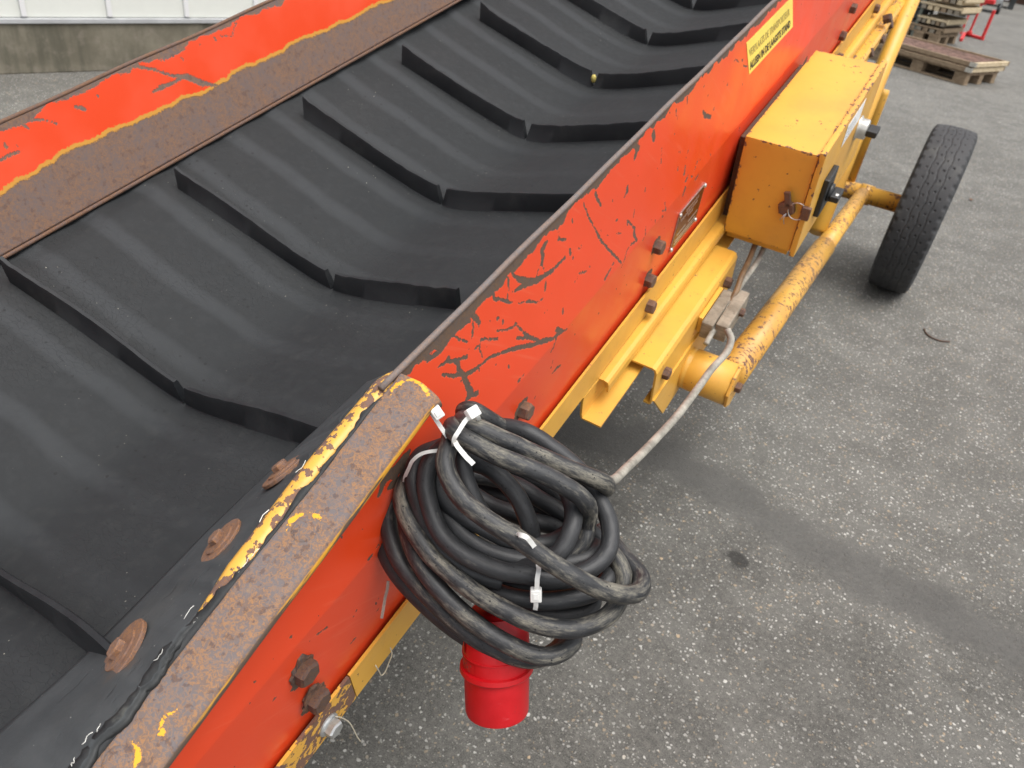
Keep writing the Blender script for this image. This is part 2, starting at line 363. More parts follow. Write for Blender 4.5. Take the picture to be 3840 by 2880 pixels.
def m_asphalt():
    t = NT('weathered_asphalt')
    big = t.noise(0.9, 5, 0.6); med = t.noise(6, 5, 0.65); fine = t.noise(420, 3, 0.65); mot = t.noise(90, 4, 0.6)
    wv = t.mix(0.012, t.tc, t.noise(60, 3, col=True))
    st = t.ramp(t.ma('ADD', t.attr('stain'), t.ma('MULTIPLY', t.ma('SUBTRACT', t.noise(11, 6, 0.7), 0.5), 1.5)), 0.25, 0.85)
    pale = t.ramp(t.ma('ADD', med, t.ma('MULTIPLY', t.ma('SUBTRACT', big, 0.5), 0.9)), 0.34, 0.68)
    c = t.mix(t.ramp(fine, 0.32, 0.68), (0.029, 0.028, 0.0255), (0.114, 0.110, 0.100))
    c = t.mix(t.ramp(mot, 0.42, 0.66, 0, 0.50), c, (0.145, 0.139, 0.124))
    pale = t.ma('ADD', t.ma('MULTIPLY', pale, 0.55), t.ma('MULTIPLY', t.attr('pale'), 0.45)); c = t.mix(t.ma('MULTIPLY', pale, 0.48), c, (0.215, 0.210, 0.192))
    def stones(scale, lo, hi, dens, ca, cb, kk):
        v1 = t.n('ShaderNodeTexVoronoi'); v1.inputs['Scale'].default_value = scale; t.l(wv, v1.inputs['Vector'])
        s1 = t.n('ShaderNodeSeparateColor'); t.l(v1.outputs['Color'], s1.inputs[0])
        sz = t.ramp(s1.outputs[1], 0, 1, lo, hi, False)
        m = t.ma('MULTIPLY', t.ramp(t.ma('SUBTRACT', v1.outputs['Distance'], sz), 0.04, -0.06), t.ramp(s1.outputs[0], dens, dens + 0.02))
        col = t.mix(t.ma('POWER', s1.outputs[2], kk), ca, cb); col = t.mix(t.ramp(s1.outputs[1], 0.93, 0.95), col, (0.36, 0.28, 0.19))
        return m, col
    keep = t.ma('SUBTRACT', 1.0, t.ma('MULTIPLY', st, 0.85)); kp = t.ma('MULTIPLY', keep, t.ramp(pale, 0, 1, 0.45, 1.0))
    m0, c0 = stones(215, .15, .50, .36, (0.06, 0.057, 0.05), (0.56, 0.54, 0.485), 1.2)
    m1, c1 = stones(128, .12, .46, .56, (0.06, 0.057, 0.05), (0.66, 0.645, 0.60), 1.3)
    m2, c2 = stones(74, .08, .30, .86, (0.15, 0.143, 0.125), (0.72, 0.705, 0.66), 1.0)
    c = t.mix(t.ma('MULTIPLY', m0, t.ma('MULTIPLY', kp, 0.8)), c, c0)
    c = t.mix(t.ma('MULTIPLY', m1, t.ma('MULTIPLY', kp, 0.9)), c, c1)
    c = t.mix(t.ma('MULTIPLY', m2, keep), c, c2)
    c = t.mix(t.ma('MULTIPLY', st, 0.55), c, (0.072, 0.070, 0.067))
    hole = t.ramp(t.ma('ADD', t.attr('hole'), t.ma('MULTIPLY', t.ma('SUBTRACT', t.noise(45, 4), 0.5), 0.8)), 0.45, 0.65)
    c = t.mix(t.ma('MULTIPLY', hole, 0.75), c, (0.020, 0.019, 0.018))
    c = t.mix(t.ramp(t.noise(2.2, 5, 0.7), 0.62, 0.80, 0, 0.25), c, (0.07, 0.067, 0.062))
    h = t.ma('ADD', t.ma('ADD', t.ma('MULTIPLY', fine, 0.6), t.ma('MULTIPLY', m0, 0.6)), t.ma('ADD', m1, t.ma('MULTIPLY', m2, 1.2)))
    t.bump(h, 0.002, 0.8)
    return t.fin(c, 0.85, spec=0.3)
def m_concrete():
    t = NT('stained_concrete'); a = t.noise(3.2, 6, 0.65); b = t.noise(16, 5, 0.65); v = t.noise(5, 5, 0.6, vec=t.scale((2.2, 2.2, 0.35)))
    c = t.mix(t.ramp(a, 0.3, 0.7), (0.155, 0.14, 0.105), (0.29, 0.265, 0.205))
    c = t.mix(t.ramp(v, 0.45, 0.66, 0, 0.75), c, (0.105, 0.10, 0.075)); c = t.mix(t.ramp(b, 0.5, 0.75, 0, 0.5), c, (0.30, 0.26, 0.215))
    t.bump(b, 0.004, 0.5); return t.fin(c, 0.9, spec=0.25)

M = dict(skirt2=m_skirt(), red=m_redwall(), left=m_leftwall(), yellow=m_yellow('yellow_paint', 0.70), yel_worn=m_yellow('yellow_paint_worn', 0.605, dirt=0.55),
         yel_rust=m_yellow('yellow_paint_half_rusted', 0.50, dirt=0.5), yel_box=m_yellow('yellow_paint_box', 0.70, edge=True, dirt=0.12),
         yel_tube=m_yellow('yellow_paint_tube', 0.57, dirt=0.6, base=(0.66, 0.36, 0.06)), bar=m_bar(),
         rust=m_rust('rust_brown', (0.10, 0.048, 0.028), 1.2, 0.55), rust_orange=m_rust('rust_orange', (0.20, 0.088, 0.042), 0.8, 0.45), rust_dark=m_rust('rust_dark', (0.045, 0.023, 0.016), 1.4, 0.6),
         rim=m_rust('rust_grey_rim', (0.15, 0.135, 0.13), 1.3, 0.6, 0.6), belt=m_belt(), cleat=m_rubber('cleat_rubber', dust=0.28, rough=0.66, sc=14, a=(0.007, 0.0085, 0.0105), b=(0.013, 0.0145, 0.016), dcol=(0.05, 0.05, 0.046)),
         skirt=m_rubber('skirt_rubber', (0.038, 0.043, 0.046), (0.058, 0.064, 0.067), 0.25, 0.6, sc=12), torn=m_rubber('torn_rubber', (0.012, 0.013, 0.014), (0.035, 0.036, 0.036), 0.5, 0.7, sc=40),
         rivet=m_rust('rivet_rust'), tyre=m_rubber('tyre_rubber', (0.032, 0.033, 0.035), (0.050, 0.051, 0.053), 0.3, 0.7, sc=20), cable=m_cable(),
         lead=m_plain('muddy_grey_cable', (0.27, 0.255, 0.215), 0.75, 0, 0.35, 40, 0.0005), brownlead=m_plain('brown_cable', (0.16, 0.10, 0.05), 0.6, 0, 0.3, 40),
         tie=m_plain('translucent_white_nylon', (0.70, 0.70, 0.67), 0.35, 0, 0.08, 60), tie_old=m_plain('dirty_nylon', (0.15, 0.105, 0.085), 0.5, 0, 0.2, 60),
         plug=m_plug(), zinc=m_plain('zinc_plated_steel', (0.55, 0.56, 0.55), 0.38, 0.75, 0.2, 90, 0.0003),
         black=m_plain('black_plastic', (0.02, 0.021, 0.022), 0.42, 0, 0.15), alu=m_plain('brushed_aluminium', (0.62, 0.60, 0.55), 0.35, 0.8, 0.2, 60),
         white=m_plain('white_paint', (0.80, 0.80, 0.78), 0.5, 0, 0.04), thread=m_plain('white_thread', (0.72, 0.71, 0.66), 0.8), string=m_plain('pale_string', (0.52, 0.47, 0.36), 0.9),
         wood_grey=m_wood('weathered_wood', (0.17, 0.145, 0.11), (0.32, 0.28, 0.22)), wood_pale=m_wood('pale_wood', (0.46, 0.36, 0.22), (0.66, 0.55, 0.38)), wood_brown=m_wood('brown_wood', (0.20, 0.14, 0.09), (0.33, 0.25, 0.165)),
         asphalt=m_asphalt(), concrete=m_concrete(), panel=m_plain('white_panel', (0.76, 0.775, 0.72), 0.45, 0, 0.03, 3), rib=m_plain('white_rib', (0.80, 0.80, 0.80), 0.4, 0, 0.03, 3), sill=m_plain('grey_metal_sill', (0.50, 0.51, 0.52), 0.45, 0.2, 0.1, 8),
         sticker=m_plain('yellow_sticker', (0.86, 0.70, 0.13), 0.4, 0, 0.06, 20), ink=m_plain('black_ink', (0.035, 0.033, 0.02), 0.6), ink_faded=m_plain('faded_ink', (0.42, 0.34, 0.09), 0.6),
         plate=m_plain('brown_etched_plate', (0.085, 0.016, 0.014), 0.2, 0.35, 0.3, 12), silver_ink=m_plain('etched_letters', (0.50, 0.40, 0.34), 0.35, 0.5),
         frame_red=m_plain('red_steel', (0.62, 0.03, 0.03), 0.5, 0, 0.15), dark_metal=m_plain('dark_machine_metal', (0.05, 0.055, 0.055), 0.6, 0.3, 0.4, 6), green_metal=m_plain('grey_green_metal', (0.14, 0.155, 0.13), 0.7, 0, 0.35, 8), grey_metal=m_plain('grey_metal', (0.30, 0.31, 0.31), 0.6, 0.2, 0.25, 8),
         tray=m_plain('tray_rust_red', (0.235, 0.15, 0.12), 0.85, 0, 0.5, 14), navy=m_plain('dark_navy', (0.02, 0.025, 0.035), 0.5), pale=m_plain('pale_crumb', (0.55, 0.45, 0.12), 0.8))
CHIPS=[[[0.6649,0.5441,0.0034],[0.6555,0.548,0.0034],[0.6571,0.5599,0.0029],[0.652,0.5678,0.0017],[0.6426,0.5716,0.0012],[0.6398,0.5797,0.0012]],[[0.6523,0.5638,0.0009],[0.6583,0.5788,0.0009]],[[0.589,0.5412,0.0016],[0.6041,0.5577,0.0033],[0.616,0.5697,0.0051],[0.6418,0.5838,0.0041],[0.6766,0.592,0.0024],[0.711,0.5932,0.0018]],[[0.6158,0.5723,0.0045],[0.6052,0.5694,0.0034],[0.5865,0.5645,0.0011]],[[0.5808,0.5412,0.0015],[0.5791,0.5561,0.0015],[0.576,0.5649,0.0015]],[[0.5509,0.541,0.0016],[0.5508,0.5489,0.0021],[0.5644,0.5596,0.0019],[0.5849,0.5787,0.0008]],[[0.599,0.5884,0.0012],[0.6222,0.6017,0.0013],[0.6396,0.6159,0.0013],[0.6536,0.6188,0.0013]],[[0.5156,0.535,0.0021],[0.5103,0.5444,0.0031],[0.5191,0.5601,0.0026],[0.5143,0.5661,0.0011]],[[0.5091,0.5515,0.001],[0.5034,0.5689,0.001]],[[0.4714,0.5407,0.0012],[0.4782,0.5511,0.0013],[0.4933,0.568,0.0013]],[[0.4379,0.5609,0.0008],[0.4558,0.566,0.002],[0.4715,0.5771,0.0023],[0.4901,0.5864,0.0021]],[[0.46,0.5625,0.0015],[0.4604,0.5696,0.0015]],[[0.4715,0.5771,0.0026],[0.4742,0.592,0.0026],[0.4793,0.6048,0.0037],[0.4836,0.6232,0.0043],[0.4883,0.641,0.0049],[0.4801,0.643,0.0027]],[[0.4465,0.5775,0.0018],[0.463,0.5927,0.0018],[0.4793,0.6048,0.0019]],[[0.4842,0.6089,0.0032],[0.5024,0.6152,0.0024],[0.5298,0.6194,0.0021],[0.5552,0.632,0.0018],[0.5862,0.6486,0.0029],[0.6235,0.6727,0.0031],[0.6472,0.6843,0.0041],[0.6718,0.6997,0.0024],[0.6952,0.7056,0.0026],[0.7151,0.7147,0.0008]],[[0.588,0.6104,0.0013],[0.6014,0.6323,0.0015],[0.6135,0.6507,0.0027],[0.6355,0.6738,0.0028]],[[0.5898,0.6358,0.0018],[0.6132,0.6536,0.0018]],[[0.5854,0.6144,0.0008],[0.569,0.6067,0.0008],[0.5478,0.5931,0.0008]],[[0.6819,0.7074,0.0016],[0.6784,0.7191,0.0016],[0.6724,0.7225,0.0016]],[[0.6851,0.6913,0.0035],[0.6979,0.7058,0.0036]],[[0.5175,0.5823,0.0016],[0.5334,0.5945,0.0016],[0.5501,0.6064,0.0017]],[[0.5332,0.5958,0.0011],[0.5274,0.6014,0.0011]],[[0.5051,0.5869,0.001],[0.5145,0.5886,0.001],[0.5149,0.5988,0.001],[0.5172,0.6094,0.001]],[[0.4859,0.6435,0.0027],[0.5005,0.6516,0.0028]],[[0.5529,0.5777,0.0021],[0.5544,0.5817,0.0021]],[[0.5638,0.5891,0.0011],[0.5629,0.5928,0.0011]],[[0.5387,0.5716,0.001],[0.5398,0.578,0.001]],[[0.5674,0.6628,0.0009],[0.5676,0.667,0.0009]],[[0.7023,0.6707,0.0014],[0.7032,0.6779,0.0014]],[[0.5851,0.7046,0.0018],[0.5993,0.7046,0.0009]],[[0.6863,0.7791,0.001],[0.6988,0.7791,0.0028],[0.7111,0.7838,0.0021]],[[0.6799,0.7605,0.0008],[0.6827,0.7473,0.0008]],[[0.662,0.5971,0.0009],[0.6588,0.6112,0.0018]],[[0.7225,0.5893,0.0017],[0.7249,0.5967,0.0017]],[[0.7313,0.6058,0.0009],[0.7313,0.608,0.0009]],[[0.4275,0.5405,0.0029],[0.4462,0.5462,0.0034],[0.4605,0.5429,0.003],[0.4733,0.5396,0.002]],[[0.5027,0.5455,0.002],[0.4859,0.5385,0.002],[0.4793,0.5362,0.0015]],[[0.5489,0.541,0.0013],[0.538,0.5362,0.0021],[0.5208,0.5374,0.0021]],[[0.7602,0.5428,0.0012],[0.7738,0.5699,0.0011],[0.7968,0.605,0.0013],[0.8121,0.6294,0.0015],[0.8508,0.6737,0.0014],[0.8824,0.7095,0.001]],[[0.8863,0.7204,0.0009],[0.901,0.6975,0.0011],[0.9107,0.6947,0.0018],[0.9351,0.7006,0.0018]],[[0.9351,0.7006,0.0022],[0.9228,0.683,0.0033],[0.923,0.6714,0.0025]],[[0.9212,0.6704,0.0011],[0.8953,0.6425,0.001],[0.8979,0.6521,0.0011]],[[0.8552,0.6916,0.0021],[0.8461,0.696,0.0021],[0.8279,0.7032,0.0032]],[[0.7917,0.543,0.0015],[0.7976,0.5559,0.0016],[0.8094,0.5729,0.0016]],[[0.6957,0.5479,0.0018],[0.6942,0.5566,0.0018],[0.7122,0.5679,0.0018]],[[0.7465,0.6405,0.001],[0.7645,0.6505,0.001],[0.7813,0.65,0.001]],[[0.8894,0.5865,0.003],[0.8903,0.5944,0.0024],[0.8799,0.5981,0.0017]],[[0.9079,0.533,0.0039],[0.9213,0.5421,0.0037],[0.9098,0.5488,0.0033]],[[0.9676,0.543,0.0031],[0.974,0.5517,0.0031]],[[1.0063,0.5815,0.0008],[1.0076,0.6069,0.0008]],[[1.1214,0.6381,0.0009],[1.1139,0.6481,0.0009]],[[1.1155,0.6625,0.0016],[1.1131,0.6769,0.0028]],[[1.0808,0.649,0.0014],[1.0823,0.6557,0.0014]],[[1.176,0.6794,0.001],[1.1595,0.6964,0.001]],[[1.1327,0.6903,0.0018],[1.124,0.6966,0.0018]],[[1.1867,0.7166,0.0021],[1.1753,0.7193,0.0021]],[[1.1253,0.7098,0.0037],[1.1243,0.7227,0.002]],[[1.1501,0.7007,0.0016],[1.1549,0.7032,0.0016]],[[0.7298,0.5488,0.0013],[0.7298,0.5536,0.0013]],[[0.919,0.6379,0.0008],[0.9171,0.6498,0.0009]],[[0.8773,0.6533,0.0011],[0.8611,0.6463,0.0011]],[[0.7543,0.6018,0.0011],[0.7517,0.6046,0.0011],[0.7451,0.5999,0.0011]],[[1.038,0.6906,0.0008],[1.0475,0.7099,0.0008],[1.0286,0.7004,0.0008]],[[1.003,0.703,0.0011],[1.006,0.71,0.0011]],[[0.8441,0.5821,0.0014],[0.8443,0.5844,0.0014]],[[0.9622,0.7133,0.0019],[0.962,0.7169,0.0019]],[[0.9656,0.694,0.0008],[0.9678,0.7093,0.0008]],[[1.0312,0.7117,0.0014],[1.0373,0.7162,0.0014]],[[1.1687,0.5928,0.0016],[1.1809,0.6061,0.0039],[1.2109,0.6205,0.0032]],[[1.2955,0.5603,0.0008],[1.3044,0.5594,0.0008],[1.3289,0.574,0.0008]],[[1.3404,0.5733,0.0017],[1.3469,0.5772,0.0017]],[[1.354,0.5882,0.001],[1.3782,0.5988,0.001]],[[1.0502,0.5418,0.0011],[1.053,0.5541,0.0012]],[[1.0915,0.5395,0.0015],[1.094,0.5495,0.0015]],[[0.9701,0.5423,0.0041],[0.9734,0.5526,0.0041]],[[0.916,0.5421,0.004],[0.9108,0.5497,0.004]],[[1.5202,0.6622,0.0009],[1.4938,0.6766,0.0009]],[[1.3969,0.721,0.0013],[1.3987,0.7299,0.0013]],[[1.2359,0.6983,0.001],[1.2396,0.7056,0.001]],[[1.1633,0.5483,0.0009],[1.1601,0.5509,0.0009]],[[0.3752,0.6281,0.0032],[0.3653,0.6318,0.0076],[0.3515,0.634,0.0089],[0.3351,0.6262,0.0057],[0.3227,0.6404,0.0026]],[[0.3711,0.6322,0.0027],[0.3573,0.6515,0.0036],[0.3398,0.6453,0.0045]],[[0.1757,0.6904,0.0009],[0.1753,0.6924,0.0009]],[[0.2,0.7309,0.0008],[0.2149,0.7405,0.0011]],[[0.2393,0.8267,0.0008],[0.2492,0.8277,0.0012]],[[0.1348,0.7554,0.001],[0.1362,0.7549,0.001]],[[0.2853,0.7074,0.0011],[0.3037,0.7047,0.0011]],[[0.2864,0.8055,0.001],[0.286,0.812,0.001]],[[0.2848,0.8271,0.0008],[0.2893,0.8263,0.0008]]]
LCHIPS=[[[0.7047,0.5254,0.0018],[0.7359,0.5415,0.0028],[0.7606,0.5605,0.0024],[0.7902,0.5739,0.0051],[0.8113,0.5923,0.0048],[0.8425,0.608,0.002]],[[0.7149,0.5713,0.0013],[0.7384,0.5701,0.0034],[0.764,0.572,0.0024],[0.7857,0.5697,0.004]],[[0.7553,0.536,0.0018],[0.7753,0.5355,0.0026],[0.806,0.5348,0.0011]],[[0.591,0.5437,0.0026],[0.6027,0.552,0.0027]],[[0.5188,0.5355,0.0017],[0.5322,0.5387,0.0017],[0.5462,0.5457,0.0018],[0.5533,0.5534,0.0018]],[[0.4991,0.5307,0.0017],[0.5098,0.5375,0.0017],[0.5135,0.5437,0.0017]],[[0.5161,0.524,0.0032],[0.5305,0.5253,0.0032]],[[0.4547,0.5645,0.0017],[0.4702,0.5634,0.0034],[0.4869,0.565,0.0016]],[[0.4889,0.5541,0.0017],[0.481,0.5623,0.0017]],[[0.4722,0.5491,0.0023],[0.4717,0.5535,0.0023]],[[0.8812,0.5394,0.0014],[0.9063,0.5476,0.0014],[0.9134,0.5381,0.0014],[0.9232,0.5308,0.0014]],[[0.8598,0.5261,0.0019],[0.8762,0.5288,0.0019]],[[0.8692,0.538,0.0016],[0.8704,0.5423,0.0016]],[[0.6818,0.5257,0.0017],[0.6825,0.5295,0.0017]],[[0.8345,0.5393,0.0008],[0.8399,0.536,0.0008]],[[0.9853,0.5383,0.0014],[0.9852,0.5422,0.0014]],[[0.6305,0.5418,0.0012],[0.6312,0.544,0.0012]],[[0.7936,0.5444,0.0016],[0.7938,0.5482,0.0016]]]
LBOUND=[[0.431,0.6008],[0.472,0.5964],[0.513,0.5937],[0.598,0.5919],[0.678,0.5952],[0.763,0.5976],[0.82,0.6023],[0.844,0.6047],[0.878,0.5981],[0.976,0.602],[1.063,0.6001],[1.179,0.608]]
COIL={"A":[[0.3903,-0.3106,0.5851],[0.3715,-0.3002,0.5781],[0.3567,-0.294,0.5794],[0.3477,-0.2858,0.5841],[0.3403,-0.2731,0.5896],[0.3349,-0.2571,0.5951],[0.3329,-0.2395,0.5987],[0.3331,-0.2204,0.604],[0.3354,-0.206,0.6094],[0.337,-0.1905,0.6159],[0.3405,-0.1644,0.6304],[0.3468,-0.1394,0.6448],[0.3565,-0.1204,0.6604],[0.3694,-0.1024,0.6727],[0.3853,-0.0937,0.6849],[0.4008,-0.0945,0.6926],[0.4131,-0.102,0.6995],[0.4199,-0.114,0.7018],[0.4263,-0.1266,0.7041],[0.4369,-0.1425,0.7082],[0.4473,-0.1663,0.7155]],"B":[[0.4155,-0.3076,0.6146],[0.4028,-0.3123,0.588],[0.3898,-0.3084,0.5728],[0.3777,-0.2944,0.562],[0.3776,-0.2756,0.5646],[0.3818,-0.2539,0.5721],[0.3875,-0.2334,0.5779],[0.3937,-0.2156,0.5845],[0.3992,-0.1995,0.5923],[0.4052,-0.1783,0.605],[0.4102,-0.1685,0.6198],[0.4176,-0.1674,0.642],[0.4165,-0.1663,0.6643],[0.407,-0.1635,0.6735],[0.3968,-0.1655,0.6808],[0.3854,-0.1718,0.6871],[0.3736,-0.182,0.6916]],"C":[[0.4247,-0.3003,0.6107],[0.419,-0.314,0.5946],[0.403,-0.306,0.5771],[0.3937,-0.2921,0.564],[0.3961,-0.2778,0.565],[0.4018,-0.2618,0.5726],[0.4089,-0.2465,0.5815],[0.4124,-0.2361,0.5866],[0.4215,-0.2119,0.5983],[0.43,-0.1915,0.6086],[0.4408,-0.1721,0.6207],[0.4512,-0.1658,0.6361],[0.4624,-0.1704,0.6593],[0.4648,-0.1851,0.6707],[0.4636,-0.2075,0.6743],[0.4602,-0.2288,0.6733]],"D":[[0.4426,-0.3162,0.6297],[0.438,-0.3268,0.6143],[0.4298,-0.3223,0.5954],[0.4292,-0.311,0.5878],[0.4341,-0.3004,0.5961],[0.4439,-0.293,0.6125],[0.4569,-0.2813,0.6356],[0.464,-0.2584,0.6553]],"E":[[0.4482,-0.3282,0.6607],[0.4489,-0.3138,0.6397],[0.4486,-0.2995,0.6263],[0.4519,-0.2888,0.6221],[0.4541,-0.2766,0.6194],[0.4558,-0.2616,0.6187],[0.4584,-0.2474,0.6237],[0.4592,-0.2361,0.6287],[0.4602,-0.2239,0.6342],[0.4603,-0.2045,0.6438],[0.4549,-0.1854,0.651],[0.4431,-0.167,0.656],[0.4359,-0.1549,0.6611],[0.4252,-0.1453,0.6636],[0.4154,-0.1394,0.6677],[0.4028,-0.1361,0.67],[0.3897,-0.138,0.6728],[0.3764,-0.1437,0.6739],[0.3639,-0.1532,0.6752],[0.3507,-0.1682,0.6756],[0.3416,-0.1826,0.6717],[0.3341,-0.1963,0.6681],[0.3273,-0.2109,0.6664],[0.3207,-0.2315,0.6614],[0.3174,-0.2542,0.6554],[0.3201,-0.2753,0.6495],[0.3258,-0.289,0.6421],[0.3364,-0.3036,0.6329],[0.3467,-0.3138,0.6235],[0.3571,-0.3192,0.615],[0.3674,-0.3205,0.6086],[0.3789,-0.3179,0.6047],[0.3901,-0.3108,0.5991]],"F1":[[0.3969,-0.3188,0.6242],[0.3786,-0.3178,0.6258],[0.3648,-0.3119,0.6331],[0.3544,-0.2995,0.641],[0.3507,-0.2819,0.646],[0.3507,-0.2612,0.6495],[0.3542,-0.2428,0.656],[0.36,-0.2277,0.6658],[0.3682,-0.2138,0.673],[0.3755,-0.2024,0.6755],[0.3846,-0.1923,0.6773],[0.3945,-0.1867,0.679],[0.4115,-0.1818,0.6814]],"F2":[[0.3624,-0.3104,0.6567],[0.3482,-0.2962,0.6547],[0.3399,-0.2803,0.6556],[0.3364,-0.2624,0.6606],[0.3376,-0.2427,0.6668],[0.3425,-0.2255,0.6715],[0.3519,-0.2057,0.6766],[0.3604,-0.1903,0.6801],[0.3711,-0.1748,0.6833],[0.3833,-0.163,0.6862],[0.3964,-0.1532,0.6874],[0.4094,-0.1513,0.6916],[0.4202,-0.1584,0.7],[0.4215,-0.1712,0.7063]],"G":[[0.3917,-0.3115,0.6183],[0.3906,-0.2992,0.6185],[0.3912,-0.2882,0.6166],[0.3934,-0.2725,0.6157],[0.3923,-0.2564,0.6178],[0.391,-0.2421,0.6261],[0.3883,-0.2311,0.6338],[0.3847,-0.2217,0.6443],[0.3809,-0.2128,0.6603],[0.3812,-0.2105,0.6779],[0.3834,-0.2111,0.7036]],"H":[[0.3904,-0.3042,0.5952],[0.3813,-0.2945,0.5965],[0.374,-0.2876,0.6005],[0.3675,-0.2805,0.6093],[0.3621,-0.2716,0.6182],[0.3585,-0.263,0.6284],[0.3574,-0.2539,0.6407]],"I":[[0.4455,-0.2288,0.6298],[0.434,-0.2095,0.6351],[0.423,-0.1936,0.6383],[0.41,-0.1811,0.6372],[0.3985,-0.1744,0.6403],[0.3873,-0.1715,0.644],[0.3764,-0.1706,0.6492],[0.3656,-0.1726,0.6543],[0.3563,-0.1795,0.6613],[0.3486,-0.1928,0.6719],[0.3426,-0.2106,0.6817]],"J":[[0.388,-0.3295,0.6261],[0.371,-0.3401,0.6347],[0.356,-0.3454,0.6443],[0.3445,-0.3433,0.6479],[0.3356,-0.3385,0.6506],[0.3259,-0.3282,0.654],[0.3182,-0.3143,0.6591],[0.3112,-0.2986,0.6631],[0.3057,-0.2805,0.6697],[0.3032,-0.2602,0.6751],[0.3014,-0.2387,0.6804],[0.3015,-0.2165,0.6847],[0.3041,-0.1965,0.6898],[0.3081,-0.1718,0.6949],[0.317,-0.148,0.6996],[0.3286,-0.1302,0.7018],[0.3415,-0.1181,0.7016],[0.356,-0.1096,0.7008],[0.3715,-0.1075,0.7032],[0.386,-0.1086,0.7046],[0.3982,-0.1121,0.6998],[0.406,-0.1184,0.6971],[0.4129,-0.1279,0.6936],[0.4202,-0.145,0.6929]],"K":[[0.3883,-0.3452,0.6457],[0.3715,-0.3531,0.6555],[0.3531,-0.3558,0.6623],[0.3404,-0.3586,0.6712],[0.3287,-0.3553,0.6825],[0.3183,-0.3473,0.6909],[0.3059,-0.3321,0.699],[0.2984,-0.3172,0.7057],[0.2933,-0.2984,0.7125],[0.289,-0.2773,0.7198],[0.2864,-0.2556,0.7287],[0.2853,-0.234,0.7377],[0.2862,-0.2138,0.7444],[0.2899,-0.1932,0.7503],[0.2952,-0.1758,0.7548],[0.3032,-0.1623,0.7592],[0.3213,-0.1519,0.7704],[0.3446,-0.1485,0.7808],[0.3608,-0.1544,0.7785]],"L":[[0.3334,-0.3347,0.6682],[0.3194,-0.3219,0.6793],[0.3075,-0.3057,0.6833],[0.2991,-0.2894,0.6887],[0.2932,-0.2714,0.6943],[0.2896,-0.2535,0.7008],[0.2876,-0.2349,0.7075],[0.2868,-0.2159,0.7137],[0.2879,-0.1965,0.7198],[0.2912,-0.1785,0.7261],[0.2951,-0.1633,0.7307],[0.3027,-0.1479,0.7349],[0.3134,-0.139,0.739],[0.3272,-0.1342,0.744],[0.3397,-0.1351,0.75],[0.3511,-0.144,0.7569],[0.3526,-0.1576,0.7558]],"M":[[0.3762,-0.3607,0.6755],[0.3536,-0.368,0.6835],[0.3326,-0.3649,0.6953],[0.3177,-0.358,0.711],[0.3055,-0.3448,0.7207],[0.2976,-0.3273,0.7291],[0.2924,-0.305,0.7377],[0.289,-0.2759,0.7482],[0.2882,-0.2421,0.759],[0.2937,-0.2096,0.7709],[0.3051,-0.184,0.7815]],"N":[[0.3274,-0.2725,0.7045],[0.3225,-0.2462,0.708],[0.3221,-0.2232,0.7061],[0.3249,-0.2018,0.7034],[0.3303,-0.1849,0.702],[0.3402,-0.1659,0.7007],[0.3538,-0.149,0.7008],[0.3674,-0.1367,0.7015],[0.3803,-0.1298,0.7027],[0.3944,-0.1274,0.702],[0.4081,-0.1343,0.7082],[0.4193,-0.1516,0.718]],"O":[[0.3249,-0.2521,0.7308],[0.3282,-0.2146,0.7332],[0.3344,-0.1894,0.7339],[0.3416,-0.1704,0.7334],[0.3515,-0.1507,0.7324],[0.363,-0.137,0.73],[0.3741,-0.1333,0.7296],[0.388,-0.1385,0.7364]],"O2":[[0.3398,-0.2687,0.7241],[0.3361,-0.2357,0.716],[0.3398,-0.2088,0.7127],[0.3501,-0.1865,0.7127],[0.3647,-0.1666,0.7135],[0.3866,-0.1502,0.7178],[0.4056,-0.1444,0.719]],"P1":[[0.4198,-0.3179,0.6614],[0.4139,-0.3057,0.6724],[0.4219,-0.2868,0.6754],[0.4301,-0.2647,0.6798],[0.4309,-0.2479,0.6807],[0.4303,-0.2291,0.6838],[0.4307,-0.2075,0.6873],[0.4308,-0.1853,0.6916],[0.4292,-0.1633,0.6971],[0.4291,-0.1493,0.7112],[0.4239,-0.1464,0.7308]],"P2":[[0.4337,-0.3192,0.6771],[0.4435,-0.2973,0.6802],[0.4494,-0.2696,0.6823],[0.4512,-0.2412,0.6883],[0.4502,-0.224,0.6909],[0.4476,-0.2074,0.6944],[0.4452,-0.1854,0.7074]],"P3":[[0.3995,-0.3071,0.6835],[0.3962,-0.2874,0.6823],[0.3967,-0.2674,0.6851],[0.4005,-0.246,0.6858],[0.407,-0.2238,0.6916],[0.4149,-0.2037,0.6953],[0.4198,-0.1818,0.7024]],"P4":[[0.4217,-0.33,0.6954],[0.4184,-0.2992,0.6997],[0.423,-0.2741,0.7018],[0.4274,-0.2492,0.7037],[0.4341,-0.2223,0.7118],[0.439,-0.1943,0.722]],"Q":[[0.4012,-0.3214,0.6194],[0.3861,-0.3272,0.6149],[0.3744,-0.3376,0.6192],[0.3627,-0.3393,0.6252],[0.353,-0.3348,0.6313],[0.3436,-0.3255,0.6409],[0.3349,-0.314,0.6496],[0.3276,-0.3023,0.6588],[0.3213,-0.2885,0.6668],[0.3169,-0.2712,0.6722],[0.317,-0.2508,0.6796],[0.3215,-0.2318,0.6855],[0.3289,-0.2146,0.6909]],"supply":[[1.0415,-0.2053,0.8957],[1.0297,-0.1921,0.9051],[1.0035,-0.1894,0.9141],[0.9517,-0.1954,0.9118],[0.8907,-0.1967,0.9057],[0.801,-0.196,0.8824],[0.727,-0.1981,0.8587],[0.6626,-0.1975,0.8285],[0.5908,-0.1968,0.7906],[0.5543,-0.1949,0.766],[0.5011,-0.1943,0.7127]]}

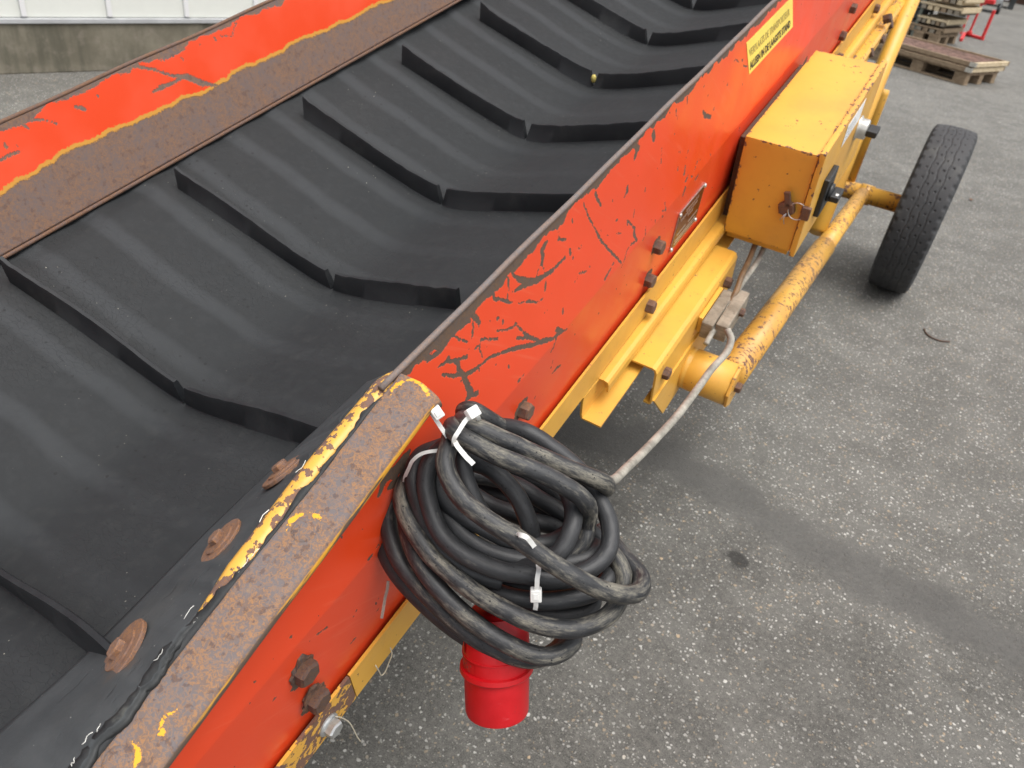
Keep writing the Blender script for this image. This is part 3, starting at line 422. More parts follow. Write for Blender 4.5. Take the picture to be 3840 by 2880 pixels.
# ============================================================ SETTING
def segdist(px, py, ax, ay, bx, by):
    dx, dy = bx - ax, by - ay; L = dx * dx + dy * dy + 1e-12
    t = np.clip(((px - ax) * dx + (py - ay) * dy) / L, 0, 1)
    return np.hypot(px - ax - t * dx, py - ay - t * dy), t
def build_ground():
    xs = np.concatenate([[-300, -80, -30, -12, -6], np.arange(-3, 3.001, 0.05), [6, 12, 30, 80, 300]])
    ys = np.concatenate([[-100, -30, -8, -3], np.arange(-1, 4.001, 0.05), [5, 7, 10, 15, 30, 80, 400]])
    X, Y = np.meshgrid(xs, ys, indexing='ij')
    st = np.zeros_like(X); pl = [(-1.3, 1.5, .12), (-.559, 1.592, .13), (-.383, 1.655, .10), (-.20, 1.635, .085), (-.02, 1.575, .085), (.19, 1.55, .10), (.39, 1.535, .085), (.55, 1.52, .085), (1.2, 1.45, .12)]
    for a, b in zip(pl[:-1], pl[1:]):
        d, t = segdist(X, Y, a[0], a[1], b[0], b[1]); w = a[2] + (b[2] - a[2]) * t
        st = np.maximum(st, np.clip(1.15 - d / w * 0.75, 0, 1))
    ho = np.clip(1.0 - np.hypot(X + 0.056, Y - 1.405) / 0.07, 0, 1)
    pa = 1 / (1 + np.exp(-((Y - 1.62) - 0.25 * (X - .1)) / .10)) * .75 + .25 * np.clip(Y / 6, 0, 1)
    V = np.stack([X, Y, np.zeros_like(X)], -1).reshape(-1, 3)
    o = mk('ground', V, [f[::-1] for f in grid_faces(len(xs), len(ys))], M['asphalt'], attrs={'stain': st, 'hole': ho, 'pale': pa})
    tag(o, 'grey weathered asphalt yard with pale aggregate', kind='structure')
build_ground()

# low concrete wall with white ribbed panels above it
WB = Vector((-4.272, 2.292, 0)); WDIR = Vector((-0.362, -0.932, 0)).normalized(); WN = Vector((WDIR.y, -WDIR.x, 0))
if WN.dot(Vector((0, 0, 0)) - WB) < 0: WN = -WN
def wallbox(name, a0, a1, d0, d1, z0, z1, mat, parent, bev=0.0):
    bm = bmesh.new(); c = WB + WDIR * (a0 + a1) / 2 + WN * (d0 + d1) / 2 + Vector((0, 0, (z0 + z1) / 2))
    box_bm(bm, frame(c, WDIR, WN, Vector((0, 0, 1))), abs(a1 - a0), abs(d1 - d0), abs(z1 - z0), bev)
    return from_bm(name, bm, mat, parent)
wl = empty('panelled_wall', WB + WDIR * -1, 'white ribbed panel wall standing on a low stained concrete base', 'wall')
wallbox('concrete_base', -4.2, 3.2, -0.2, 0, 0, 0.24, M['concrete'], wl, 0.006)
wallbox('sill', -4.2, 3.2, -0.06, 0.012, 0.243, 0.266, M['sill'], wl, 0.003)
for k in range(-8, 23):
    a = -0.166 - 0.4023 * k
    if -3.8 < a < 3.15:
        wallbox('panel', a - 0.4023 + 0.012, a - 0.012, -0.05, -0.012, 0.268, 2.4, M['panel'], wl, 0.004)
        wallbox('rib', a - 0.0118, a + 0.0118, -0.05, 0.006, 0.274, 2.4, M['rib'], wl, 0.003)
wallbox('top_rail', -4.2, 3.2, -0.06, 0.012, 2.403, 2.46, M['sill'], wl, 0.003)

# ============================================================ CONVEYOR
CV = empty('belt_conveyor', (-0.75, 0.6, 0), 'orange-red troughed belt conveyor on a yellow wheeled frame, black cleated belt', 'conveyor')
LIP, CRS, BOT = (-.364, .523), (-.351, .71), (-.363, .886)
def hbar(u): return float(np.interp(u, [-.60, 0, .131, .217, .288, .385], [.722, .600, .573, .556, .541, .521]))
def sdf(U, Hh, lists):
    d = np.full(U.shape, -1.0)
    for pl in lists:
        umin = min(q[0] for q in pl) - .03; umax = max(q[0] for q in pl) + .03
        mki = (U > umin) & (U < umax)
        if not mki.any(): continue
        uu, hh = U[mki], Hh[mki]; best = d[mki]
        segs = list(zip(pl[:-1], pl[1:])) if len(pl) > 1 else [(pl[0], pl[0])]
        for a, b in segs:
            dd, t = segdist(uu, hh, a[0], a[1], b[0], b[1]); best = np.maximum(best, a[2] + (b[2] - a[2]) * t - dd)
        d[mki] = best
    return d
def noise1(x, seed, amp=1.0, octs=4, base=30.0):
    r = np.random.default_rng(seed); y = np.zeros_like(x)
    for o in range(octs):
        fr = base * 2 ** o; k = r.random(4096); i = np.floor(x * fr).astype(int); t = x * fr - i; t = t * t * (3 - 2 * t)
        y += (k[i % 4096] * (1 - t) + k[(i + 1) % 4096] * t - .5) * amp / 1.7 ** o
    return y
UF = np.concatenate([np.arange(-.60, -.02, .02), np.arange(-.02, 2.1, .003), np.arange(2.1, 5.01, .05)])

def right_panel():
    up = np.linspace(0, 1, 56); lo = np.linspace(0, 1, 52)[1:]
    htop = np.where(UF < .385, np.array([hbar(u) + .012 for u in UF]), LIP[1])
    rows = []
    for s in up:
        h = htop + (CRS[1] - htop) * s; h = np.where(htop > CRS[1] - .004, CRS[1] + .0001 * s, h)
        v = CRS[0] + (LIP[0] - CRS[0]) * (CRS[1] - h) / (CRS[1] - LIP[1]); rows.append((v, h))
    for s in lo: rows.append((np.full_like(UF, CRS[0] + (BOT[0] - CRS[0]) * s), np.full_like(UF, CRS[1] + (BOT[1] - CRS[1]) * s)))
    v = np.stack([r[0] for r in rows], 1); h = np.stack([r[1] for r in rows], 1); u = np.repeat(UF[:, None], v.shape[1], 1)
    chip = sdf(u, h, CHIPS)
    # bare steel creeping down from the rim, uneven along it
    edge = (LIP[1] + .0085 + noise1(u, 3, .013) + .007 * np.clip(1 - (u - .45) / .5, 0, 1)) - h
    edge = np.where(u > .385, edge, -1.0)
    low = h - (BOT[1] - .002) + noise1(u, 5, .005)
    near = np.where(u < .45, low - .001, low - .006)
    chip = np.maximum(np.maximum(chip, edge), near)
    for bu in (.172, .60, 1.036, 1.455, 1.86, 2.266):
        for bh in (.773, .843):
            rr = .016 + .004 * noise1(np.arctan2(h - bh, u - bu) + 4, int(bu * 100), 1, 3, 2)
            chip = np.maximum(chip, rr - np.hypot(u - bu, (h - bh)))
    V = Pn(np.stack([u, v, h], -1)).reshape(-1, 3)
    o = mk('side_panel', V, grid_faces(len(UF), v.shape[1]), M['red'], CV, True, 'chipped orange-red side panel carrying the sticker', attrs={'chip': chip})
    md = o.modifiers.new('thick', 'SOLIDIFY'); md.thickness = .004; md.offset = 1
    return o
rp = right_panel()
# make sure the outer face looks outwards
def flip_if(o, direction):
    me = o.data; me.update(); s = Vector((0, 0, 0))
    for p in list(me.polygons)[::97]: s += p.normal
    if s.dot(direction) < 0: me.flip_normals(); return True
    return False
flip_if(rp, Vector((1, 0, 0))); rp.modifiers[0].offset = -1
path = [P(u, LIP[0] - .002, LIP[1] + .0005 + .0012 * math.sin(u * 23) * math.sin(u * 7.3)) for u in np.arange(.36, 5.0, .02)]
tube('rim', path, .0036, M['rim'], CV, 10, 'bare worn steel rim')
# inner sheet of the right wall that leads down to the belt
us = np.array([-.6, 0, .385, 1, 2, 3, 4, 5.0]); q = []
for u in us:
    hb = max(hbar(u), .523) + .012
    for v, h in ((-.372, hb), (-.372, .70), (-.405, .745)): q.append((u, v, h))
mk('inner_sheet', Pn(np.array(q)), grid_faces(len(us), 3), M['rust_dark'], CV)

LT, LBt = (-1.132, .523), (-1.10, .675)
def left_panel():
    ul = np.concatenate([np.arange(-.60, .3, .03), np.arange(.3, 1.6, .003), np.arange(1.6, 5.01, .05)])
    s = np.linspace(0, 1, 52)
    u = np.repeat(ul[:, None], 52, 1); h = LT[1] + (LBt[1] - LT[1]) * s[None, :] + 0 * u; v = LT[0] + (LBt[0] - LT[0]) * s[None, :] + 0 * u
    lb = np.array(LBOUND); hb = np.interp(u, lb[:, 0], lb[:, 1]) + noise1(u, 11, .006, 4, 25)
    chip = sdf(u, h, LCHIPS)
    chip = np.maximum(chip, (LT[1] + .008 + noise1(u, 13, .012, 4, 18)) - h)
    V = Pn(np.stack([u, v, h], -1)).reshape(-1, 3)
    o = mk('side_panel', V, grid_faces(len(ul), 52), M['left'], CV, True, 'far side panel, red above a worn rusty strip', attrs={'chip': chip, 'strip': h - hb})
    flip_if(o, Vector((1, 0, 0)))
    md = o.modifiers.new('thick', 'SOLIDIFY'); md.thickness = .005; md.offset = -1
left_panel()
tube('rim', [P(u, LT[0] - .002, LT[1] + .0015 * math.sin(u * 19 + 1) * math.sin(u * 6.1)) for u in np.arange(-.6, 5.0, .025)], .0030, M['rust'], CV, 12, 'rusty rim of the far side panel')
tube('lower_edge', [P(u, LBt[0] + .003, LBt[1] + .002) for u in np.arange(-.6, 5.01, .2)], .003, M['rust'], CV, 10)
# outer lower part of the far side
mk('lower_panel', Pn(np.array([(u, v, h) for u in (-.6, 5) for v, h in ((-1.14, .54), (-1.15, .71), (-1.137, .886))])), grid_faces(2, 3), M['red'], CV)

# ---- belt
VM = -.748
def hc(u): return .765 + .027 * np.clip(u, -.6, 2.2)
def hb_(u, v): return np.maximum(hc(u) - .36 * (np.sqrt((v - VM) ** 2 + .05 ** 2) - .05), .6835 - .25 * np.maximum(0, -1.07 - v) * 0)
def build_belt():
    ub = np.arange(-.56, 5.0, .02); vb = np.linspace(-1.118, -.392, 61)
    u = np.repeat(ub[:, None], 61, 1); v = np.repeat(vb[None, :], len(ub), 0)
    h = hb_(u, v) + .0016 * np.sin((u - .375) / .298 * 2 * np.pi * 3) * np.clip((-.7 - v) * 4, 0, 1)
    o = mk('belt', Pn(np.stack([u, v, h], -1)).reshape(-1, 3), grid_faces(len(ub), 61), M['belt'], CV, True, 'black troughed rubber belt, dusty', attrs={'uu': u, 'vv': v})
    flip_if(o, Vector((0, 0, 1))); md = o.modifiers.new('thick', 'SOLIDIFY'); md.thickness = .008; md.offset = -1
    for k in range(-3, 16):
        u0 = .375 + .2985 * k
        for side in (0, 1):
            r = np.random.default_rng(100 + k * 2 + side); V = []; n = 26
            a, b = (-1.046, VM - .002) if side == 0 else (VM + .002, -.425)
            if k == 1 and side == 1: b = -.50
            ht = .036 + r.uniform(-.002, .002)
            for i in range(n):
                t = i / (n - 1); vv0 = a + (b - a) * t
                inner = (1 - t) if side else t
                topshift = (-.008 if side == 0 else .008) * max(0, (inner - .93) / .07)
                e = 1 - inner; hh = ht * (1 + .0 * e)
                if e > .86: hh *= 1 + .18 * (e - .86) / .14 * (1 if r.random() > .3 else .4)
                jag = r.uniform(-.0009, .0009)
                bow = .012 * (abs(vv0 - VM) / .3) ** 2 * (-1 if side == 0 else -.6)
                base = hb_(u0, vv0) + .002
                lean = .004 + .004 * math.sin(vv0 * 19 + k)
                for (du, dh, sh) in ((-.010, 0, 0), (-.0058, -.0035, 0), (-.0042, -hh * .9, 1), (-.0026, -hh, 1), (.0024, -hh, 1), (.004, -hh * .92, 1), (.006, -.0035, 0), (.010, 0, 0)):
                    V.append(P(u0 + bow + du + lean * sh * .6, vv0 + topshift * sh, base + dh + jag * sh))
            F = grid_faces(n, 8, True) + [tuple(range(8)), tuple(range(8 * n - 8, 8 * n))[::-1]]
            c = mk('cleat', V, F, M['cleat'], o); bm = bmesh.new(); bm.from_mesh(c.data); bmesh.ops.recalc_face_normals(bm, faces=bm.faces); bm.to_mesh(c.data); bm.free()
            autosmooth(c, 40)
    return o
BELT = build_belt()
# return run of the belt below and end drum
lathe('end_drum', P(-.56, -1.12, .84), VD, [(0, .02), (0, .085), (.72, .085), (.72, .02)], M['rust_dark'], CV, 32)
mk('return_belt', Pn(np.array([(u, v, .925) for u in (-.56, 5) for v in (-1.1, -.40)])), [(0, 1, 3, 2)], M['cleat'], CV)
lathe('bread_crumb', P(1.566, -.747, .793), WD, [(-.004, .002), (0, .005), (.009, .006), (.014, .0035)], M['pale'], BELT, 9, label='pale crumb caught in a cleat gap')

# ---- hopper rail (rusty angle along the rim)
def hopper_rail():
    ub = np.concatenate([np.arange(-.6, -.03, .02), np.arange(-.03, .386, .003)])
    prof = [(-.361, .006), (-.361, .001), (-.3595, 0)] + [(-.3595 + .038 * t, -.0008 * math.sin(math.pi * t)) for t in np.linspace(.05, 1, 18)]
    prof += [(-.3215 + .0075 * math.sin(a), .0075 - .0075 * math.cos(a)) for a in np.linspace(.2, math.pi / 2, 7)] + [(-.314, .0095), (-.3145, .012), (-.319, .012), (-.321, .009), (-.325, .007)]
    n = len(prof); U = np.repeat(ub[:, None], n, 1); vv = np.array([p[0] for p in prof])[None, :] + 0 * U; dh = np.array([p[1] for p in prof])[None, :] + 0 * U
    hb = np.array([hbar(u) for u in ub])[:, None]
    end = np.clip((U - .372) / .013, 0, 1) * np.clip((vv + .335) / .02, 0, 1)      # far outer corner hammered down
    h = hb + dh + end * .010 + noise1(U, 21, .0012, 3, 20)
    yel = np.full(U.shape, -1.0)
    for ru, rv in RIV:
        ang = np.arctan2(vv - rv, U - ru); d = np.hypot(U - ru, vv - rv)
        ring = .0004 + .0030 * np.sin(ang + ru * 40) + .0012 * np.sin(3 * ang) - np.abs(d - .0150); yel = np.maximum(yel, ring)
    yel = np.maximum(yel, sdf(U, vv, [[(.385, -.331, .003), (.379, -.326, .004)], [(.05, -.337, .003), (.043, -.331, .004)], [(.057, -.334, .003), (.06, -.331, .002)]]))
    side = np.clip((dh - .0025) / .004, 0, 1) * (vv > -.33)
    V = Pn(np.stack([U, vv, h], -1)).reshape(-1, 3)
    F = grid_faces(len(ub), n, True) + [tuple(range(n)), tuple((len(ub) - 1) * n + k for k in range(n))[::-1]]
    o = mk('hopper_rail', V, F, M['bar'], CV, label='heavily rusted angle rail along the rim', attrs={'yel': yel, 'side': side})
    bm = bmesh.new(); bm.from_mesh(o.data); bmesh.ops.recalc_face_normals(bm, faces=bm.faces); bm.to_mesh(o.data); bm.free()
    autosmooth(o, 50)
    for ru, rv in RIV:
        nrm = (WD + UD * -.2).normalized(); rr = .0118
        lathe('rivet', P(ru, rv, hbar(ru) + .0006), nrm, [(-.003, rr), (.0008, rr), (.0016, rr * .94), (.0022, rr * .75), (.0026, rr * .35)], M['rivet'], o, 26)
RIV = [(.218, -.340), (.368, -.341), (.013, -.345), (-.15, -.342), (-.32, -.342)]
hopper_rail()
# rolled inner lip, yellow paint half rusted
ub = np.arange(-.5, .392, .006)
tube('inner_lip', [P(u, -.3725 - .0015 * math.sin(u * 30), hbar(u) + .0125) for u in ub], [.0035 + .0085 * min(1, max(0, (u - .105) / .06)) * (1 if u < .37 else max(.1, (.395 - u) / .025)) for u in ub], M['yel_rust'], CV, 14, 'rolled lip with flaking yellow paint')

def jag(u, seed, a, base=60): return noise1(np.asarray(u), seed, a, 4, base)
def skirt():
    ub = np.concatenate([np.arange(-.5, -.02, .02), np.arange(-.02, .436, .003)]); m = 15; U = np.repeat(ub[:, None], m, 1); s = np.linspace(0, 1, m)[None, :] + 0 * U
    hb = np.array([hbar(u) for u in ub])
    k = np.clip((ub - .23) / .2, 0, 1)                                     # the far end has come loose and stands off
    cover = np.clip((.165 - ub) / .07, 0, 1)                               # nearer the tail it still laps over the lip
    vt = -.3795 + .0165 * cover + jag(ub, 31, .0065) - k * .046
    ht = hb + .0095 - .0135 * cover + k * .040 + k * k * .026
    v1 = -.510 + k * .032 + .002 * np.sin(ub * 17); h1 = .696 - k * .045 + .0015 * np.sin(ub * 23)
    end = np.clip((ub - .395) / .036, 0, 1); v1 = v1 + end * .016; h1 = h1 - end * .020
    sag = .004 * np.sin(np.pi * s) * (1 - k[:, None])
    V_ = vt[:, None] + (v1 - vt)[:, None] * s; Hh = ht[:, None] + (h1 - ht)[:, None] * s - sag
    wr = .0014 * np.sin(U * 60 + s * 4) * (1 - s) * noise1(U, 33, 2, 2, 12)
    V = Pn(np.stack([U, V_, Hh + wr], -1)).reshape(-1, 3)
    o = mk('rubber_skirt', V, grid_faces(len(ub), m), M['skirt2'], CV, True, 'grey-black rubber skirt, cracked along its top and loose at its end', attrs={'top': 1 - s * 4, 'rst': sum(np.exp(-((U - wu - (s - wt) * .02) / .032) ** 2 - ((s - wt) / .26) ** 2) for wu, wt in ((.075, .47), (.192, .42), (.277, .36)))})
    flip_if(o, Vector((-.4, 0, 1))); md = o.modifiers.new('thick', 'SOLIDIFY'); md.thickness = .005; md.offset = -1
    def at(u, t):
        i = int(np.argmin(abs(ub - u))); j = int(round(t * (m - 1)))
        nrm = (Vector(V[i * m + min(j + 1, m - 1)]) - Vector(V[i * m + max(j - 1, 0)])).cross(Vector(V[(i + 1) * m + j]) - Vector(V[(i - 1) * m + j])).normalized()
        if nrm.z < 0: nrm = -nrm
        return Vector(V[i * m + j]), nrm
    for u, t, rz in ((.075, .47, .3), (.192, .42, .9), (.277, .36, .1), (-.06, .45, .6), (-.2, .45, .2)):
        p, n_ = at(u, t); n_ = (n_ + Vector((random.uniform(-.08, .08), random.uniform(-.08, .08), 0))).normalized()
        big = .95 if u < .1 else .82
        w = lathe('washer', p + n_ * .001, n_, [(-.002, .030 * big), (.0012, .0305 * big), (.002, .0295 * big), (.0022, .020 * big), (.0038, .0195 * big), (.0042, .008)], M['rust_orange'], o, 34, False, 'big rusty washer with hex bolt head'); autosmooth(w, 30)
        hexbolt('bolt_head', p + n_ * .005, n_, .0175 * big, .006, M['rust_orange'], w, rz)
    return o
_HEX = {}
def hex_mesh(af, ht):
    k = (round(af, 4), round(ht, 4))
    if k not in _HEX:
        R = af / math.sqrt(3); V = []; r = np.random.default_rng(int(af * 1e5))
        for z, s in ((-.003, 1.0), (ht * .78, 1.0), (ht, .86)):
            for i in range(6):
                a = math.pi / 3 * i; q_ = 1 + r.uniform(-.03, .03); V.append((R * s * q_ * math.cos(a), R * s * q_ * math.sin(a), z))
        F = grid_faces(3, 6, True) + [tuple(range(12, 18)), (5, 4, 3, 2, 1, 0)]
        me = bpy.data.meshes.new('hex_head'); me.from_pydata(V, [], F); me.update(); _HEX[k] = me
    return _HEX[k].copy()
def hexbolt(name, c, ax, af, ht, mat, parent, rot=0.0, label=None, washer=True):
    ax = Vector(ax).normalized(); ref = Vector((0, 0, 1)) if abs(ax.z) < .9 else Vector((0, 1, 0))
    x = (ref - ax * ref.dot(ax)).normalized(); y = ax.cross(x); x, y = x * math.cos(rot) + y * math.sin(rot), y * math.cos(rot) - x * math.sin(rot)
    me = hex_mesh(af, ht); o = link(name, me, mat, parent, label=label)
    o.matrix_local = frame(Vector(c) - origin(parent), x, y, ax); return o
SK = skirt()
# torn rubber remnants squeezed between the lip and the rail
def remnant():
    ub = np.arange(-.4, .362, .0025); w = np.clip(.006 + jag(ub, 41, .007, 45) + .0085 * np.clip((.17 - ub) / .06, 0, 1), .0005, .02) * np.clip((.362 - ub) / .03, 0, 1)
    hb = np.array([hbar(u) for u in ub]); rows = []
    for t in (0, .35, .7, 1):
        rows.append(np.stack([ub, -.3600 - w * t, hb + .001 - .0028 * math.sin(math.pi * t) * np.minimum(1, w / .006) + .002 * t + jag(ub, 43, .0008, 90)], -1))
    V = Pn(np.stack(rows, 1)).reshape(-1, 3)
    o = mk('torn_rubber_strip', V, grid_faces(len(ub), 4), M['torn'], CV, True, 'jagged remnant of torn black rubber')
    flip_if(o, Vector((0, 0, 1))); md = o.modifiers.new('thick', 'SOLIDIFY'); md.thickness = .003; md.offset = -1
remnant()
for i in range(11):                                                        # frayed fabric threads in the crack
    u0 = random.uniform(-.03, .31); L_ = random.uniform(.004, .014); v0 = -.372 + random.uniform(-.006, .006) if u0 < .16 else random.choice((-.3645, -.382)) + random.uniform(-.002, .002)
    pts = [P(u0 + L_ * t, v0 + random.uniform(-.0012, .0012), hbar(u0 + L_ * t) + (.0035 if v0 > -.37 or u0 > .16 else .0005) - random.uniform(.002, .0045)) for t in np.linspace(0, 1, 5)]
    tube('loose_thread', spline(pts, 3), random.uniform(.0002, .00042), M['thread'], SK, 5)

# ---- yellow frame below the red panel
def sweep(name, prof, u0, u1, mat, label=None, cut=None, n=2, parent=None):
    """thin open profile (v,h) swept along u; cut(v,h) shifts the near end"""
    us_ = np.linspace(0, 1, n); V = []; m = len(prof)
    for t in us_:
        for v, h in prof:
            s = u0 + (cut(v, h) if cut else 0); V.append(P(s + (u1 - s) * t, v, h))
    o = mk(name, V, grid_faces(n, m), mat, parent or CV, False, label)
    md = o.modifiers.new('thick', 'SOLIDIFY'); md.thickness = .004; md.offset = 0
    return o
def frame_plate(mirror=False):
    f_ = (lambda v: 2 * VM - v) if mirror else (lambda v: v)
    sweep('frame_plate', [(f_(-.354), .868), (f_(-.354), .925), (f_(-.385), .928)], .22, 5.0, M['yellow'], 'yellow frame plate under the red panel')
    sweep('frame_plate', [(f_(-.354), .868), (f_(-.354), .925), (f_(-.385), .928)], -.6, .2185, M['yel_rust'], 'rusted tail length of the yellow frame plate')
frame_plate(); frame_plate(True)
RL = [(-.3345, .953), (-.3345, .938), (-.3365, .9325), (-.342, .931), (-.352, .931), (-.3555, .933), (-.3565, .945), (-.3565, .975), (-.354, .984), (-.318, .985)]
sweep('side_rail', RL, .80, 5.0, M['yellow'], 'yellow lipped channel rail bolted to the frame', cut=lambda v, h: .05 if h < .956 and v > -.3555 else 0)
sweep('side_rail', [(2 * VM - v, h) for v, h in RL], .80, 5.0, M['yellow'])
CR = [(-.302, 1.052), (-.290, 1.052), (-.288, 1.049), (-.288, .975), (-.291, .967), (-.297, .965), (-.336, .965)]
sweep('carrier_channel', CR, .953, 1.357, M['yellow'], 'short yellow channel carrying the pivot')
sweep('gusset_plate', [(-.2845, 1.045), (-.2845, 1.15)], .957, 1.30, M['yellow'], cut=lambda v, h: .075 if h > 1.1 else 0)
# second long member beyond the box
sweep('lower_channel', [(-.316, 1.005), (-.309, 1.005), (-.307, .975), (-.313, .967), (-.345, .967)], 1.86, 5.0, M['yel_worn'], 'worn yellow lower channel')
for u in (-.35, .9, 2.1, 3.3, 4.5): tube('cross_tube', [P(u, -1.15, .96), P(u, -.345, .96)], .02, M['yellow'], CV, 16)
for sx in (-1.1, -.42):                                                     # tail feet
    tube('tail_leg', [P(-.42, sx, .93), Vector((sx, P(-.42, sx, .93).y, .008))], .022, M['yellow'], CV, 16)
    wbox('foot_plate', sx - .05, sx + .05, P(-.42, sx, .93).y - .05, P(-.42, sx, .93).y + .05, 0.001, .012, M['yel_rust'], CV, .002)

# bolts through panel, frame and rail
for bu in (.60, 1.036, 1.455, 1.86, 2.266, 2.68, 3.1):
    for bh, bv in ((.776, -.3555), (.846, -.360), (.905, -.352)):
        if bu == .60 and bh > .8: continue
        if bu in (1.455, 1.86) : continue
        hexbolt('bolt', P(bu + random.uniform(-.003, .003), bv + .001, bh), VD + Vector((0, random.uniform(-.06, .06), random.uniform(-.06, .06))), .0225, .013, M['rust'], CV, random.random())
for bu in (.172,):
    for bh in (.757, .826):
        b = hexbolt('bolt', P(bu, -.3545, bh), VD, .0245, .015, M['rust_dark'], CV, .35 + bh)
        V = []; r = np.random.default_rng(int(bh * 1000))                    # flaking collar of rust round the head
        for z, s in ((.0015, 1.0), (.004, .82)):
            for i in range(20):
                a = 2 * math.pi * i / 20; R = (.0165 + r.uniform(-.002, .003) + (.007 if i in (4, 5) else 0)) * s; V.append(P(bu + R * math.cos(a), -.3545 + z, bh - R * math.sin(a)))
        mk('rust_collar', V, grid_faces(2, 20, True) + [tuple(range(20, 40))], M['rust_dark'], CV)
sb = lathe('flange_washer', P(.173, -.3525, .905), VD, [(-.001, .0145), (.002, .0145), (.004, .0125)], M['zinc'], CV, 28, False)
hexbolt('bolt', P(.173, -.349, .905), VD, .019, .011, M['zinc'], CV, .25, 'new shiny zinc bolt')
hexbolt('bolt', P(.995, -.286, 1.004), VD, .021, .012, M['rust'], CV, .4)
hexbolt('bolt', P(1.30, -.286, 1.0), VD, .021, .014, M['rust'], CV, .9); hexbolt('bolt', P(1.165, -.286, 1.01), VD, .021, .014, M['rust'], CV, .2)
for u, h in ((2.72, .955), (2.80, 1.0), (2.70, 1.01), (2.55, 1.0)): hexbolt('bolt', P(u, -.318, h - .012), VD + WD * .5, .026, .02, M['rust_dark'], CV, u)

# pivot, support tube, axle, wheel
S0 = P(1.135, -.286, 1.107)
lathe('pivot_sleeve', S0, VD, [(-.004, .036), (-.003, .043), (.012, .044), (.013, .0425), (.016, .044), (.10, .044), (.101, .030)], M['yellow'], CV, 36).data.materials[0]
lathe('pivot_cap', S0 + VD * .1015, VD, [(0, .047), (.005, .047), (.006, .045)], M['yel_worn'], CV, 8, False)
hexbolt('bolt', S0 + VD * .1075, VD, .019, .012, M['rust'], CV, .2)
T0 = Vector((-.198, S0.y + .02, S0.z + .012)); T1 = Vector((-.218, 3.30, .325))
tube('support_tube', [T0, T0.lerp(T1, .55)], .0325, M['yel_tube'], CV, 26, 'scratched yellow sleeve tube running to the axle')
tube('support_tube', [T0.lerp(T1, .5), T1], .0285, M['yel_tube'], CV, 24, 'scratched yellow tube running to the axle')
tube('axle', [Vector((-1.40, 3.335, .32)), Vector((-.075, 3.335, .32))], .0345, M['yel_tube'], CV, 26, 'yellow axle tube')
lathe('axle_collar', Vector((-.235, 3.335, .32)), VD, [(0, .030), (0, .039), (.05, .039), (.05, .03)], M['yel_tube'], CV, 26)
tube('post', [Vector((-.285, 3.345, .33)), Vector((-.285, 3.345, .69)), Vector((-.285, 3.345, .705))], [.0205, .0205, .019], M['yellow'], CV, 18, 'short yellow upright post on the axle')
tube('brace_tube', [Vector((-.255, 2.55, .385)), Vector((-.285, 3.0, .845)), Vector((-.31, 3.52, 1.375))], .0275, M['yellow'], CV, 20, 'yellow diagonal brace')
tube('brace_tube', [Vector((-1.215, 2.55, .385)), Vector((-1.19, 3.52, 1.375))], .0225, M['yellow'], CV, 20)
tube('support_tube', [Vector((-1.29, S0.y + .02, S0.z + .012)), Vector((-1.28, 3.30, .325))], .0305, M['yel_tube'], CV, 20)

def wheel(x, y, R=.32, W=.150):
    w = empty('wheel', (0, 0, 0)); w.parent = CV; w.location = (0, 0, 0)
    nS, nW = 400, 77; V = []; hw = W / 2
    prof = []                                                               # half section: sidewall to sidewall over the crown
    for i in range(nW):
        t = i / (nW - 1) * 2 - 1
        if abs(t) > .62:
            s = (abs(t) - .62) / .38; a = s
            xx = math.copysign(hw * (1 + .07 * math.sin(a * math.pi)) if s > .12 else hw * (.94 + .5 * s), t); rr = R - .012 - (R - .205 - .012) * max(0, (s - .05)) / .95 if s > .05 else R - .010
        else: xx = hw * .94 * t / .62; rr = R - .0065 * (t / .62) ** 2
        prof.append((xx, rr, t))
    for k in range(nS):
        a = 2 * math.pi * k / nS; ph = k % 8
        for xx, rr, t in prof:
            d = 0; q = t / .62
            if abs(q) <= 1.02:
                for row, off in ((-.60, 0), (-.20, 4), (.20, 0), (.60, 4)):
                    if abs(q - row - .03 * math.sin(k * 2.4)) < .045 and (ph + off) % 8 in (0,): d = .0045
                z = .07 * abs(((k % 16) / 8) - 1) - .035
                for c_ in (-.40, 0, .40):
                    if abs(q - c_ - z) < .026: d = max(d, .0022)
                if abs(q) > .86 and ph in (0, 1, 2): d = max(d, .006 * (abs(q) - .80) / .2)
            elif abs(q) < 1.2 and ph in (0, 1, 2): d = .006
            V.append(Vector((x + xx, y + math.cos(a) * (rr - d), R + math.sin(a) * (rr - d))))
    o = mk('tyre', V, grid_faces(nS, nW), M['tyre'], w, False, 'worn black tyre with zigzag tread')
    bm = bmesh.new(); bm.from_mesh(o.data); bm.verts.ensure_lookup_table()
    for j in range(nW - 1): bm.faces.new([bm.verts[(nS - 1) * nW + j], bm.verts[(nS - 1) * nW + j + 1], bm.verts[j + 1], bm.verts[j]])
    bmesh.ops.recalc_face_normals(bm, faces=bm.faces); bm.to_mesh(o.data); bm.free(); autosmooth(o, 40)
    rim = lathe('rim', Vector((x - .05, y, R)), VD, [(0, .05), (.0, .17), (-.008, .206), (.004, .208), (.012, .19), (.05, .185), (.09, .19), (.098, .208), (.106, .206), (.098, .17), (.075, .12), (.07, .05), (.11, .045), (.115, .02)], M['yellow'], w, 40)
    return w
wheel(0.003, 3.335).location.z = -.003

